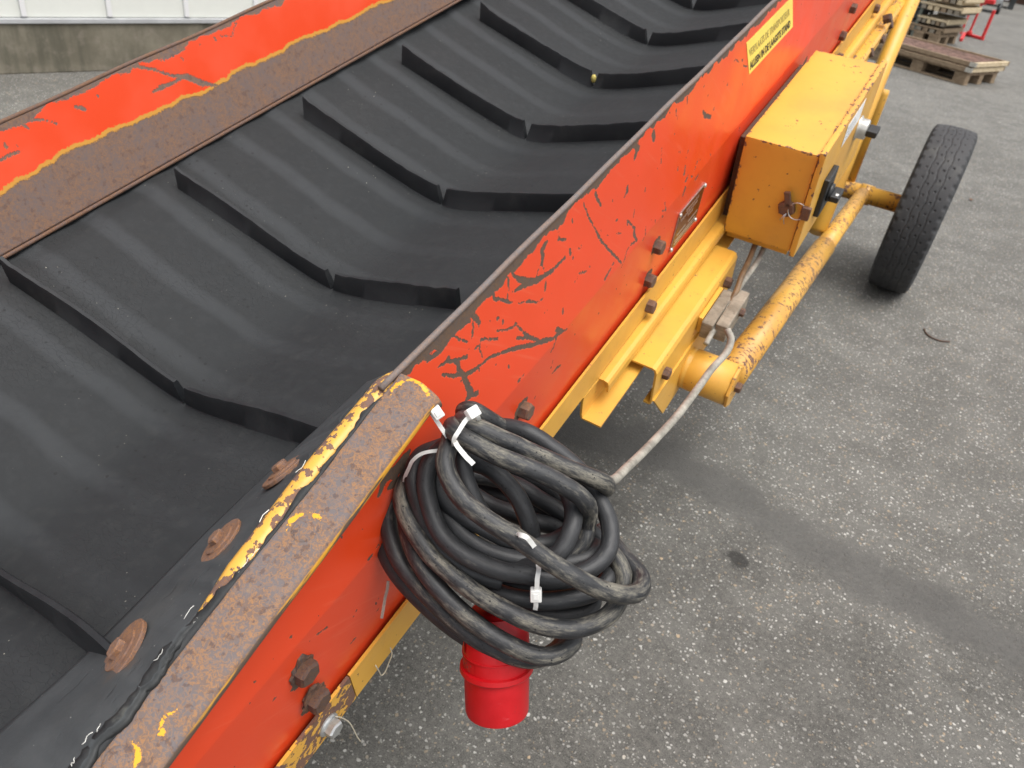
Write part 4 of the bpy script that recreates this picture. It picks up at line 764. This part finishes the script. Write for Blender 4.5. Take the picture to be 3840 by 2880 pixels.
# ---- switch box on the side
def sub_box(name, u0, u1, v0, v1, h0, h1, mat, parent, step=.006, label=None, rnd=.0025):
    """box with finely divided faces, softened edges and a stored distance to the nearest edge"""
    V = []; F = []; E = []
    dims = ((u0, u1), (v0, v1), (h0, h1)); c = [(a + b) / 2 for a, b in dims]; half = [abs(b - a) / 2 for a, b in dims]
    for ax in range(3):
        i, j = [k for k in range(3) if k != ax]
        for sgn in (-1, 1):
            ni = max(3, int(2 * half[i] / step)); nj = max(3, int(2 * half[j] / step))
            A = np.linspace(-half[i], half[i], ni); B = np.linspace(-half[j], half[j], nj); b0 = len(V)
            for a in A:
                for b in B:
                    q = [0, 0, 0]; q[ax] = sgn * half[ax]; q[i] = a; q[j] = b
                    e = min(half[i] - abs(a), half[j] - abs(b)); E.append(e)
                    core = [max(-half[k] + rnd, min(half[k] - rnd, q[k])) for k in range(3)]
                    d = Vector([q[k] - core[k] for k in range(3)])
                    if d.length > 1e-9: d = d.normalized() * rnd
                    V.append(P(*[c[k] + core[k] + d[k] for k in range(3)]))
            for x in range(ni - 1):
                for y in range(nj - 1):
                    a0 = b0 + x * nj + y; F.append((a0, a0 + 1, a0 + nj + 1, a0 + nj))
    o = mk(name, V, F, mat, parent, True, label, attrs={'edge': E})
    bm = bmesh.new(); bm.from_mesh(o.data); bmesh.ops.remove_doubles(bm, verts=bm.verts, dist=1e-5); bmesh.ops.recalc_face_normals(bm, faces=bm.faces); bm.to_mesh(o.data); bm.free()
    autosmooth(o, 50); return o
BX = empty('switch_box', (0, 0, 0)); BX.parent = CV; BX['label'] = 'yellow steel switch box with rusty edges'
sub_box('box_body', 1.383, 1.838, -.334, -.194, .727, .942, M['yel_box'], BX)
ld = sub_box('lid', 1.376, 1.845, -.193, -.181, .718, .947, M['yel_box'], BX, label='lid with folded rusty rim')
ubox('mount_bracket', 1.42, 1.80, -.352, -.336, .75, .93, M['rust_dark'], BX, .001)
ubox('mount_bracket', 1.40, 1.46, -.330, -.20, .946, .962, M['yellow'], BX, .002)
# hasp, wire loop and tab on the near end
hp = hexbolt('hasp', P(1.381, -.222, .845), -UD, .030, .010, M['rust'], BX, .3, 'rusty hasp')
bm = bmesh.new(); box_bm(bm, frame(P(1.374, -.224, .825), (VD * .9 + WD * .3).normalized(), -UD, (WD * .9 - VD * .3).normalized()), .012, .006, .034, .002); from_bm('hasp_tongue', bm, M['rust'], BX)
pts = [P(1.372 - .004 * math.sin(a), -.201 + .017 * math.cos(a), .842 + .016 * math.sin(a)) for a in np.linspace(.2, 2 * math.pi - .1, 18)]
tube('wire_loop', pts, .0011, M['zinc'], BX, 6)
tube('wire_tail', [P(1.370, -.219, .852), P(1.368, -.221, .862), P(1.368, -.217, .874)], .001, M['zinc'], BX, 6); tube('wire_tail', [P(1.370, -.221, .855), P(1.368, -.227, .868)], .001, M['zinc'], BX, 6)
ubox('lid_tab', 1.368, 1.378, -.193, -.176, .828, .855, M['rust'], BX, .002)
# isolator, rotary switch, paper label
ubox('isolator_plate', 1.452, 1.522, -.1815, -.170, .808, .892, M['black'], BX, .003)
lathe('isolator_boss', P(1.487, -.170, .850), VD, [(0, .019), (.007, .018)], M['black'], BX, 24)
kn = ubox('isolator_knob', 1.466, 1.510, -.1635, -.145, .846, .859, M['black'], BX, .003)
ubox('knob_mark', 1.472, 1.480, -.154, -.149, .8445, .8462, M['white'], BX, .0)
lathe('rotary_switch', P(1.705, -.182, .812), VD, [(0, .026), (.004, .026), (.006, .021), (.020, .021), (.022, .018)], M['alu'], BX, 28)
ubox('rotary_knob', 1.687, 1.723, -.160, -.138, .805, .819, M['black'], BX, .003)
V = [P(u, -.1800, h) for u, h in ((1.535, .733), (1.672, .733), (1.672, .778), (1.535, .778))] + [P(u, -.1806, h) for u, h in ((1.535, .733), (1.672, .733), (1.672, .778), (1.535, .778))]
lb_ = mk('paper_label', V, [(0, 1, 2, 3), (7, 6, 5, 4), (0, 4, 5, 1), (1, 5, 6, 2), (2, 6, 7, 3), (3, 7, 4, 0)], M['white'], BX, label='white paper label with faint lines of print')
for k in range(4): ubox('print_line', 1.546, 1.60 + .015 * (k % 3), -.1801, -.1796, .742 + k * .009, .7445 + k * .009, M['grey_metal'], lb_, 0)

# ---- sticker and name plate
def up_panel(u, h, off):      # point on the upper right panel, off metres proud of it
    v = CRS[0] + (LIP[0] - CRS[0]) * (CRS[1] - h) / (CRS[1] - LIP[1]); return P(u, v + off, h)
TILT = (P(0, CRS[0], CRS[1]) - P(0, LIP[0], LIP[1])).normalized()          # down the panel
def text_mesh(txt, size, bold=0.0):
    c = bpy.data.curves.new('lettering', 'FONT'); c.body = txt; c.size = size; c.align_x = 'LEFT'; c.offset = bold; c.extrude = .0001; c.resolution_u = 2
    o = bpy.data.objects.new('lettering', c); COL.objects.link(o); bpy.context.view_layer.update()
    me = bpy.data.meshes.new_from_object(o.evaluated_get(bpy.context.evaluated_depsgraph_get()))
    bpy.data.objects.remove(o); return me
def put_text(txt, width, height, base, x, y, mat, parent, bold=.0008):
    me = text_mesh(txt, .02, bold * .3); co = np.array([v.co[:] for v in me.vertices]); w = co[:, 0].max() - co[:, 0].min(); hh = co[:, 1].max() - co[:, 1].min()
    z = x.cross(y).normalized()
    for v in me.vertices: v.co = Vector(base) - origin(parent) + x * ((v.co.x - co[:, 0].min()) / w * width) + y * ((v.co.y - co[:, 1].min()) / hh * height) + z * v.co.z
    return link('lettering', me, mat, parent)
# sticker corners (u,h) slightly skewed the way it was stuck on
SKU0, SKU1, SKH0, SKH1 = 1.352, 1.606, .549, .620
V = [up_panel(SKU0, SKH0, .0006), up_panel(SKU1, SKH0, .0006), up_panel(SKU1 + .045, SKH1, .0006), up_panel(SKU0 + .045, SKH1, .0006)]
V += [p - VD * .0005 for p in V]
stk = mk('warning_sticker', V, [(0, 1, 2, 3)[::-1], (4, 5, 6, 7), (0, 1, 5, 4), (1, 2, 6, 5), (2, 3, 7, 6), (3, 0, 4, 7)], M['sticker'], CV, label='yellow sticker with two lines of Dutch capitals')
up_ = -TILT
slant = (up_panel(SKU0, SKH0, 0) - up_panel(SKU0 + .045, SKH1, 0)).normalized()
put_text('VERPLAATS DE TRANSPORTEUR', .226, .0195, up_panel(SKU0 + .030, .5835, .0009), UD, slant, M['ink_faded'], stk, .0014)
put_text('ALLEEN IN DE LAAGSTE STAND', .232, .0205, up_panel(SKU0 + .046, .6125, .0009), UD, slant, M['ink'], stk, .0026)

PL = (1.127, 1.248, .763, .847)
def lo_panel(u, h, off): return P(u, CRS[0] + (BOT[0] - CRS[0]) * (h - CRS[1]) / (BOT[1] - CRS[1]) + off, h)
def plate_quad(name, u0, u1, h0, h1, o0, o1, mat, parent, label=None):
    V = [lo_panel(u, h, o) for o in (o0, o1) for u, h in ((u0, h0), (u1, h0), (u1, h1), (u0, h1))]
    return mk(name, V, [(0, 1, 2, 3), (7, 6, 5, 4), (0, 4, 5, 1), (1, 5, 6, 2), (2, 6, 7, 3), (3, 7, 4, 0)], mat, parent, False, label)
npl = plate_quad('name_plate', *PL, .0005, .0022, M['alu'], CV, 'small brown etched maker plate with four rivets')
plate_quad('plate_face', PL[0] + .003, PL[1] - .003, PL[2] + .003, PL[3] - .003, .0023, .0027, M['plate'], npl)
for k, (a, b) in enumerate(((.30, .85), (.15, .8), (.45, .7))):
    for j in range(int((b - a) * 14)):
        u0 = PL[0] + .121 * (a + j / 14); plate_quad('etched_mark', u0, u0 + .0055, .773 + k * .010, .7795 + k * .010, .0028, .0029, M['silver_ink'], npl)
for a, b, hh in ((.12, .45, .815), (.55, .92, .815), (.10, .9, .827), (.10, .9, .834)): plate_quad('etched_bar', PL[0] + .121 * a, PL[0] + .121 * b, hh, hh + .0045, .0028, .0029, M['alu'], npl)
for u in (PL[0] + .004, PL[1] - .004):
    for h in (PL[2] + .004, PL[3] - .004): lathe('rivet', lo_panel(u, h, .002), VD, [(0, .0048), (.0025, .004), (.0038, .0018)], M['alu'], npl, 12)

# ---- wooden cable clamp
WC = empty('cable_clamp', (0, 0, 0)); WC.parent = CV; WC['label'] = 'grey split wooden block clamping the cable'
ubox('wood_block', 1.143, 1.262, -.276, -.2525, .988, 1.026, M['wood_grey'], WC, .003)
ubox('wood_block', 1.150, 1.275, -.2505, -.226, .986, 1.024, M['wood_grey'], WC, .003)
hexbolt('bolt', P(1.225, -.226, 1.0), VD, .015, .009, M['rust'], WC, .5)
ubox('spacer_block', 1.15, 1.26, -.2855, -.277, .985, 1.02, M['yellow'], WC, .001)

# ============================================================ CABLE, TIES, PLUG
base = P(.33, -.2, .75); base.z = 0
PC = empty('power_cable', base, 'thick black muddy cable coiled and hung on the conveyor with a red plug', 'cable')
def cable_part(name, pts, rad, mat, seg=16, span=7, mud=(.5, .5), label=None):
    path = spline([P(*q) for q in pts], span); V, F = tube_data(path, rad, seg)
    n = len(path); md = np.repeat(np.linspace(mud[0], mud[1], n), seg)
    al = np.concatenate([[0], np.cumsum([(path[i + 1] - path[i]).length for i in range(n - 1)])]) + random.random() * 9
    an = np.tile(np.arange(seg) * 2 * math.pi / seg, n)
    return mk(name, V, F, mat, PC, True, label, attrs={'mud': md, 'along': np.repeat(al, seg), 'ca': np.cos(an), 'sa': np.sin(an)})
MUD = dict(A=(.75, .85), B=(.7, .8), C=(.7, .95), J=(.95, .85), K=(.45, .8), L=(.7, .75), N=(.3, .45), E=(.25, .45), D=(.7, .6))
for k, pts in COIL.items():
    if k == 'supply': continue
    cable_part('cable_loop', pts, .0094, M['cable'], mud=MUD.get(k, (.22, .22)))
cable_part('supply_lead', COIL['supply'], .0062, M['lead'], 12, label='thinner mud-grey lead running to the wooden clamp')
cable_part('box_lead', [(1.43, -.27, .944), (1.415, -.268, .962), (1.36, -.262, .975), (1.30, -.256, .972), (1.265, -.2515, .985), (1.22, -.2515, 1.0)], .0058, M['brownlead'], 10, label='brown lead from the box to the clamp')
cable_part('box_lead', [(1.455, -.255, .944), (1.44, -.252, .968), (1.38, -.248, .982), (1.31, -.247, .976), (1.27, -.2515, .99), (1.14, -.2515, 1.006), (1.115, -.2515, 1.012)], .0056, M['lead'], 10, label='grey lead from the box to the clamp')
# plug
pa, pb = P(.3312, -.2241, .7953), P(.2585, -.1761, .7958)
ax = (pb - pa).normalized(); fl = P(.2921, -.1984, .7918)
L_b = (P(.2585, -.1761, .7958) - fl).dot(ax)
vw = (fl - CAM).normalized(); vh = Vector((vw.x, vw.y, 0)).normalized(); ax = (Vector((.15, .09, -.88)) - vh * .40).normalized()   # hangs with its open end swung out from the machine
PG = lathe('plug', fl, ax, [(-.062, .018), (-.061, .026), (-.050, .030), (-.040, .034), (-.0185, .0352), (-.018, .0362), (-.0165, .0362), (-.016, .0348), (-.002, .0352), (-.0015, .0385), (.0035, .0390), (.005, .0380), (.0055, .0345), (.050, .0338), (.053, .0330), (.053, .030), (.02, .029)], M['plug'], PC, 56, True, 'red five pin plug hanging open end down')
autosmooth(PG, 38)
e1 = (Vector((0, -1, 0)) - ax * ax.dot(Vector((0, -1, 0)))).normalized(); e2 = ax.cross(e1)
def on_plug(a, z, r): return fl + ax * z + (e1 * math.cos(a) + e2 * math.sin(a)) * r
SG = 1 if (e2.dot(Vector((-.85, -.5, 0))) > 0) else -1
def curved_patch(name, a0, a1, z0, z1, r, mat):
    V = [on_plug(SG * (a0 + (a1 - a0) * t), z, r) for t in np.linspace(0, 1, 9) for z in (z0, z1)]
    return mk(name, V, grid_faces(9, 2), mat, PG, True)
curved_patch('embossed_panel', .10, .85, -.0145, -.0035, .03555, M['plug'])
for k in range(3):
    for j in range(7): curved_patch('embossed_mark', .22 + j * .075, .265 + j * .075, -.0128 + k * .0032, -.0112 + k * .0032, .0358, M['tie_old'] if (j + k) % 3 == 0 else M['plug'])
curved_patch('latch', .55, .80, -.034, -.020, .0362, M['plug'])
ks = [on_plug(SG * (-.75 + t), z, .0352) for t in (0, .16) for z in (-.040, -.019)]; mk('keyway', ks, [(0, 1, 3, 2)], M['plug'], PG)
cable_part('plug_tail', [(.31, -.215, .70), (.325, -.222, .74), (.332, -.2235, .77), (.325, -.2195, .80)], .0094, M['cable'], 14, mud=(.3, .3))

tie_grp = None
def strap(name, pts, w=.0042, t=.0012, normal=None, mat=None, parent=None):
    return ribbon(name, [P(*q) for q in pts], w, t, normal or (CAM - P(*pts[len(pts) // 2])).normalized(), mat or M['tie'], parent)
def head(c, x, y, parent, s=1.0):
    x = Vector(x).normalized(); z = (CAM - c).normalized(); z = (z - x * z.dot(x)).normalized(); y = z.cross(x)
    bm = bmesh.new(); box_bm(bm, frame(c, x, y, z), .0125 * s, .0105 * s, .0085 * s, .0016, 3); o = from_bm('tie_head', bm, M['tie'], parent); autosmooth(o, 40)
    bm = bmesh.new(); box_bm(bm, frame(c + z * .0043 * s, x, y, z), .006 * s, .0052 * s, .0022, .0006, 2); from_bm('pawl', bm, M['tie'], parent)
def tie(label, at):
    return empty('cable_tie', P(*at), label, 'cable tie')
t1 = tie('white cable tie looped round the end of the rusty rail', (.3723, -.3132, .5389))
strap('strap', [[.3865, -.338, .548], [.3825, -.3335, .538], [.376, -.3275, .5335], [.3731, -.3208, .5386], [.3713, -.3153, .5428], [.3731, -.3100, .556], [.3731, -.3035, .5655], [.3762, -.3015, .5785], [.3801, -.3028, .5885]], parent=t1)
head(P(.3723, -.3110, .5370), P(.3731, -.3035, .5655) - P(.376, -.3275, .5397), None, t1, .95)
t2 = tie('white cable tie round the upper strands of the coil with its tail sticking out', (.3884, -.2863, .5365))
strap('strap', [[.3988, -.2822, .5563], [.3932, -.2801, .5441], [.3873, -.2800, .5365], [.3800, -.2835, .5380], [.3690, -.2850, .5445], [.3640, -.2868, .551], [.3650, -.2885, .5616], [.3717, -.2938, .5742]], parent=t2)
head(P(.3870, -.2810, .5335), P(.3964, -.2800, .537) - P(.3774, -.2857, .536), None, t2)
strap('tail', [[.3655, -.2875, .5570], [.3604, -.2805, .5552], [.3563, -.2691, .5575], [.3559, -.2631, .5608], [.3556, -.2602, .5625]], .0046, parent=t2)
t3 = tie('white cable tie round the lower strands above the red plug', (.3258, -.1749, .6718))
strap('strap', [[.336, -.2002, .607], [.3315, -.1964, .5955], [.331, -.1888, .5925], [.3331, -.1853, .5998], [.3344, -.1818, .6074]], .0045, parent=t3)
strap('strap', [[.345, -.1826, .6547], [.337, -.1776, .6477], [.3299, -.1748, .6508], [.3261, -.1728, .6599], [.3239, -.1723, .6695], [.3205, -.1706, .6718], [.3191, -.1692, .6782], [.3180, -.1692, .6859]], .0045, parent=t3)
head(P(.3238, -.1722, .6688), P(.32, -.17, .68) - P(.3291, -.1758, .6619), None, t3, 1.05)
t4 = tie('grimy cable tie wrapped round the left bundle of the coil', (.356, -.3366, .6071))
strap('strap', [[.3815, -.3087, .5993], [.3743, -.3086, .5935], [.3663, -.3148, .5898], [.3584, -.3240, .5916], [.3515, -.3306, .5991], [.3485, -.3350, .6119], [.3467, -.3392, .6246], [.347, -.3426, .637]], .0035, mat=M['tie'], parent=t4)
strap('tail', [[.2871, -.3304, .7345], [.2812, -.3278, .7407], [.2745, -.3263, .7469], [.2673, -.3236, .7532], [.2586, -.3205, .7604]], .0032, mat=M['tie_old'], parent=t4)

for nm, pts in (('hanging_string', [(.182, -.346, .893), (.188, -.345, .91), (.194, -.345, .937), (.196, -.345, .964), (.197, -.345, .991), (.199, -.345, 1.012)]),
                ('hanging_string', [(.254, -.347, .898), (.255, -.345, .915), (.257, -.345, .93), (.264, -.345, .932), (.272, -.345, .924), (.280, -.345, .915), (.282, -.347, .902)])):
    tube(nm, spline([P(*q) for q in pts], 4), .0008, M['string'], CV, 6, 'thin frayed string')

LX, LY = .218, 4.93; TW = [(.179, 3.002), (.190, 2.97), (.209, 2.949), (.241, 2.945), (.272, 2.964)]
# ============================================================ YARD THINGS
def rbox(name, M4, x0, x1, y0, y1, z0, z1, mat, parent, bev=.002):
    """box in a turned local frame"""
    bm = bmesh.new(); box_bm(bm, Matrix.Translation(((x0 + x1) / 2, (y0 + y1) / 2, (z0 + z1) / 2)), abs(x1 - x0), abs(y1 - y0), abs(z1 - z0), bev, 1)
    bmesh.ops.transform(bm, matrix=M4, verts=bm.verts); return from_bm(name, bm, mat, parent)
def turned(c, xd):
    x = Vector((xd[0], xd[1], 0)).normalized(); return frame(Vector(c), x, Vector((-x.y, x.x, 0)), Vector((0, 0, 1)))
def pallet(M4, Lx, Ly, parent, wood, z=0.0, ht=.115, near=True):
    b = .075
    for i, x in enumerate((0, Lx / 2 - .06, Lx - .12)):
        for y in (0, Ly / 2 - .04, Ly - .08): rbox('block', M4, x, x + .12, y, y + .08, z + .018, z + ht - .032, wood, parent)
    for y in (0, Ly / 2 - .04, Ly - .08): rbox('runner', M4, -.003, Lx + .003, y - .002, y + .082, z, z + .0175, wood, parent); 
    for x in (0, Lx / 2 - .06, Lx - .12): rbox('stringer', M4, x, x + .12, -.004, Ly + .004, z + ht - .0315, z + ht - .0165, wood, parent)
    n = 6
    for k in range(n):
        y = k * (Ly - .085) / (n - 1); rbox('deck_board', M4, -.006, Lx + .006, y, y + .085, z + ht - .016, z + ht, wood, parent)
# pallet with two shallow trays on it; local x runs along the long side away to the left
X1 = Vector((-.924, .383)); c0 = (-.105, 8.83, 0)
Mp = frame(Vector(c0), Vector((X1.x, X1.y, 0)), Vector((-.397 * -1, .918, 0)).normalized(), Vector((0, 0, 1)))
p1 = empty('pallet', c0, 'low brown pallet carrying two shallow wooden trays', 'pallet')
pallet(Mp, 1.0, .62, p1, M['wood_brown'], 0, .118)
def tray(name, ox, oy, z, Lx, Ly, label, wood, rim):
    t = empty('tray', Mp @ Vector((ox, oy, z)), label, 'tray')
    rbox('bottom', Mp, ox + .03, ox + Lx - .03, oy + .03, oy + Ly - .03, z + .004, z + .018, M['tray'], t)
    for k in range(10):
        yy = oy + .05 + k * (Ly - .12) / 9; rbox('slat', Mp, ox + .032, ox + Lx - .032, yy, yy + .02, z + .0185, z + .024, M['tray'], t, .001)
    rbox('side', Mp, ox, ox + Lx, oy, oy + .028, z, z + .040, rim, t); rbox('side', Mp, ox, ox + Lx, oy + Ly - .028, oy + Ly, z, z + .040, rim, t)
    rbox('end', Mp, ox, ox + .028, oy + .0285, oy + Ly - .0285, z, z + .0395, wood, t); rbox('end', Mp, ox + Lx - .028, ox + Lx, oy + .0285, oy + Ly - .0285, z, z + .0395, rim, t)
    rbox('corner_iron', Mp, ox - .003, ox + .05, oy - .003, oy - .0005, z + .002, z + .042, M['alu'], t, 0); rbox('corner_iron', Mp, ox - .003, ox - .0005, oy - .003, oy + .04, z + .002, z + .042, M['alu'], t, 0)
tray('tray', -.02, -.02, .119, 1.15, .70, 'lower shallow wooden tray on the low pallet', M['wood_pale'], M['wood_brown'])
tray('tray', -.03, .0, .168, 1.15, .70, 'upper shallow wooden tray with a reddish slatted bottom on the low pallet', M['wood_pale'], M['wood_brown'])

# taller stack of wood behind it
Ms = turned((-.43, 11.95, 0), (-.96, .28)); s0 = Vector((-.43, 11.95, 0))
s1 = empty('pallet', s0, 'brown pallet under the stack of pale timber', 'pallet'); pallet(Ms, .50, .60, s1, M['wood_brown'], 0, .12)
ZB = [(.122, .085, 'brown wooden crate at the bottom of the timber stack', M['wood_brown'], -.02, .52), (.210, .095, 'pale timber pallet in the middle of the stack', M['wood_pale'], -.02, .36), (.355, .105, 'pale timber pallet on top of the stack beside the red stand', M['wood_pale'], -.13, .50), (.465, .11, 'pale timber pallet crowning the stack', M['wood_pale'], -.12, .50)]
for z, hh, lab, wd, ox, ln in ZB:
    e = empty('timber_pallet', Ms @ Vector((ox + .3, .3, z)), lab, 'pallet')
    rbox('edge_board', Ms, ox, ox + ln, -.02, .0, z + hh * .45, z + hh * .95, M['wood_pale'] if wd is M['wood_pale'] else wd, e)
    for k in range(6): rbox('board_end', Ms, ox + .02 + k * ln / 6.3, ox + .02 + k * ln / 6.3 + ln / 9, -.012, .6, z + .002, z + hh * .44, random.choice((M['wood_grey'], M['wood_brown'], wd)), e)
    for k in range(5): rbox('deck_board', Ms, ox, ox + ln, .03 + k * .12, .12 + k * .12, z + hh * .5, z + hh * .72, wd, e)
    rbox('end_board', Ms, ox - .018, ox - .001, 0, .6, z + hh * .3, z + hh * .85, wd, e)
e = empty('steel_channel', Ms @ Vector((.1, .1, .31)), 'grey steel channel with holes lying between pale timber pallets', 'channel')
rbox('web', Ms, .0, .50, -.04, .02, .308, .352, M['grey_metal'], e); rbox('flange', Ms, .0, .50, -.10, -.041, .308, .314, M['grey_metal'], e)
for k in range(2): lathe('hole', Ms @ Vector((.30 + k * .06, -.0405, .332)), Ms.to_3x3() @ Vector((0, -1, 0)), [(0, .012), (.001, .012)], M['dark_metal'], e, 12)
# machine parts on a grey-green stillage left of it
Mg = turned((-.80, 12.0, 0), (-.985, .17)); e = empty('stillage', (-.80, 12.0, 0), 'grey-green steel stillage full of dark machine parts', 'stillage')
for x in (0, .52):
    for y in (0, .5): rbox('corner_post', Mg, x, x + .035, y, y + .035, 0, .50, M['green_metal'], e)
for z in (.10, .28, .46): rbox('rail', Mg, .036, .519, .002, .03, z, z + .03, M['green_metal'], e)
rbox('floor', Mg, .0, .555, .036, .5, .07, .099, M['green_metal'], e)
for k in range(9): rbox('machine_part', Mg, .04 + (k % 3) * .16, .17 + (k % 3) * .16, .05, .45, .102 + (k // 3) * .125, .20 + (k // 3) * .125 + random.uniform(0, .02), random.choice((M['dark_metal'], M['grey_metal'], M['black'])), e, .01)
# red steel frame
rf = empty('red_stand', (-.25, 13.1, 0), 'bright red steel stand beside the pale timber stack', 'stand')
def bar(p, q, r, mat, parent, nm='bar'):
    p, q = Vector(p), Vector(q); z = (q - p).normalized(); x = z.cross(Vector((.3, 1, .1))).normalized(); y = z.cross(x)
    bm = bmesh.new(); box_bm(bm, frame((p + q) / 2, x, y, z), r, r, (q - p).length, .004, 1); return from_bm(nm, bm, mat, parent)
FR = M['frame_red']
bar((-.165, 13.0, .02), (-.165, 13.0, .37), .036, FR, rf, 'post'); bar((-.345, 13.1, .045), (-.345, 13.1, .46), .026, FR, rf, 'post')
bar((-.147, 12.99, .019), (-.40, 13.18, .019), .036, FR, rf, 'foot'); bar((-.385, 12.35, .02), (-.40, 13.2, .02), .036, FR, rf, 'foot')
bar((-.32, 13.07, .045), (-.37, 13.11, .045), .045, FR, rf, 'shoe'); bar((-.44, 13.0, .02), (-.44, 13.0, .42), .024, FR, rf, 'post')
bar((-.30, 13.05, .43), (-.55, 13.2, .43), .05, FR, rf, 'top_rail'); bar((-.27, 13.05, .44), (-.27, 13.05, .8), .04, FR, rf, 'post'); bar((-.36, 13.05, .45), (-.2, 13.0, .46), .05, FR, rf, 'cross_bar')
# far trolley and dark machine beyond
tr = empty('trolley', (-.25, 17.9, 0), 'grey flat trolley on black castors far across the yard', 'trolley')
wbox('deck', -.75, -.16, 17.6, 18.3, .17, .24, M['grey_metal'], tr, .01)
for x in (-.7, -.17):
    for y in (17.7, 18.2): lathe('castor', Vector((x - .03, y, .08)), VD, [(0, .05), (0, .08), (.06, .08), (.06, .05)], M['black'], tr, 18)
wbox('load', -.72, -.25, 17.65, 18.2, .245, .55, M['grey_metal'], tr, .03)
bn = empty('bench', (-.05, 19.4, 0), 'pale grey bench with dark legs far across the yard', 'bench')
wbox('top', -.75, .12, 19.3, 19.9, .30, .36, M['green_metal'], bn, .01); wbox('shelf', -.6, -.08, 19.35, 19.85, .14, .19, M['white'], bn, .01)
for x in (-.7, .0):
    wbox('leg', x - .05, x + .05, 19.35, 19.8, 0.001, .297, M['dark_metal'], bn, .01)
mc = empty('machine', (.4, 21.6, 0), 'long dark navy machine at the far edge of the yard', 'machine')
wbox('body', -1.2, 2.6, 21.3, 23, .12, 1.5, M['navy'], mc, .04); wbox('skid', -1.1, 2.5, 21.4, 22.9, .001, .117, M['rust'], mc, .01)
lf = empty('dry_leaf', (LX, LY, 0), 'tiny dry brown leaf lying on the asphalt beside the wheel', 'leaf')
V = [Vector((LX + .010 * math.cos(a) * (1 + .3 * math.sin(3 * a)), LY + .014 * math.sin(a), .004 + .006 * abs(math.cos(a)))) for a in np.linspace(0, 2 * math.pi, 12)[:-1]]
mk('leaf_blade', V + [p + Vector((0, 0, .0012)) for p in V], [tuple(range(11))[::-1], tuple(range(11, 22))] + [(i, (i + 1) % 11, 11 + (i + 1) % 11, 11 + i) for i in range(11)], M['rust_orange'], lf)
tw = empty('twig', (TW[0][0], TW[0][1], 0), 'thin dark twig lying on the asphalt beyond the lead', 'twig')
tube('stem', spline([Vector((x, y, .004)) for x, y in TW], 5), .0028, M['rust_dark'], tw, 7)
bpy.context.view_layer.update()
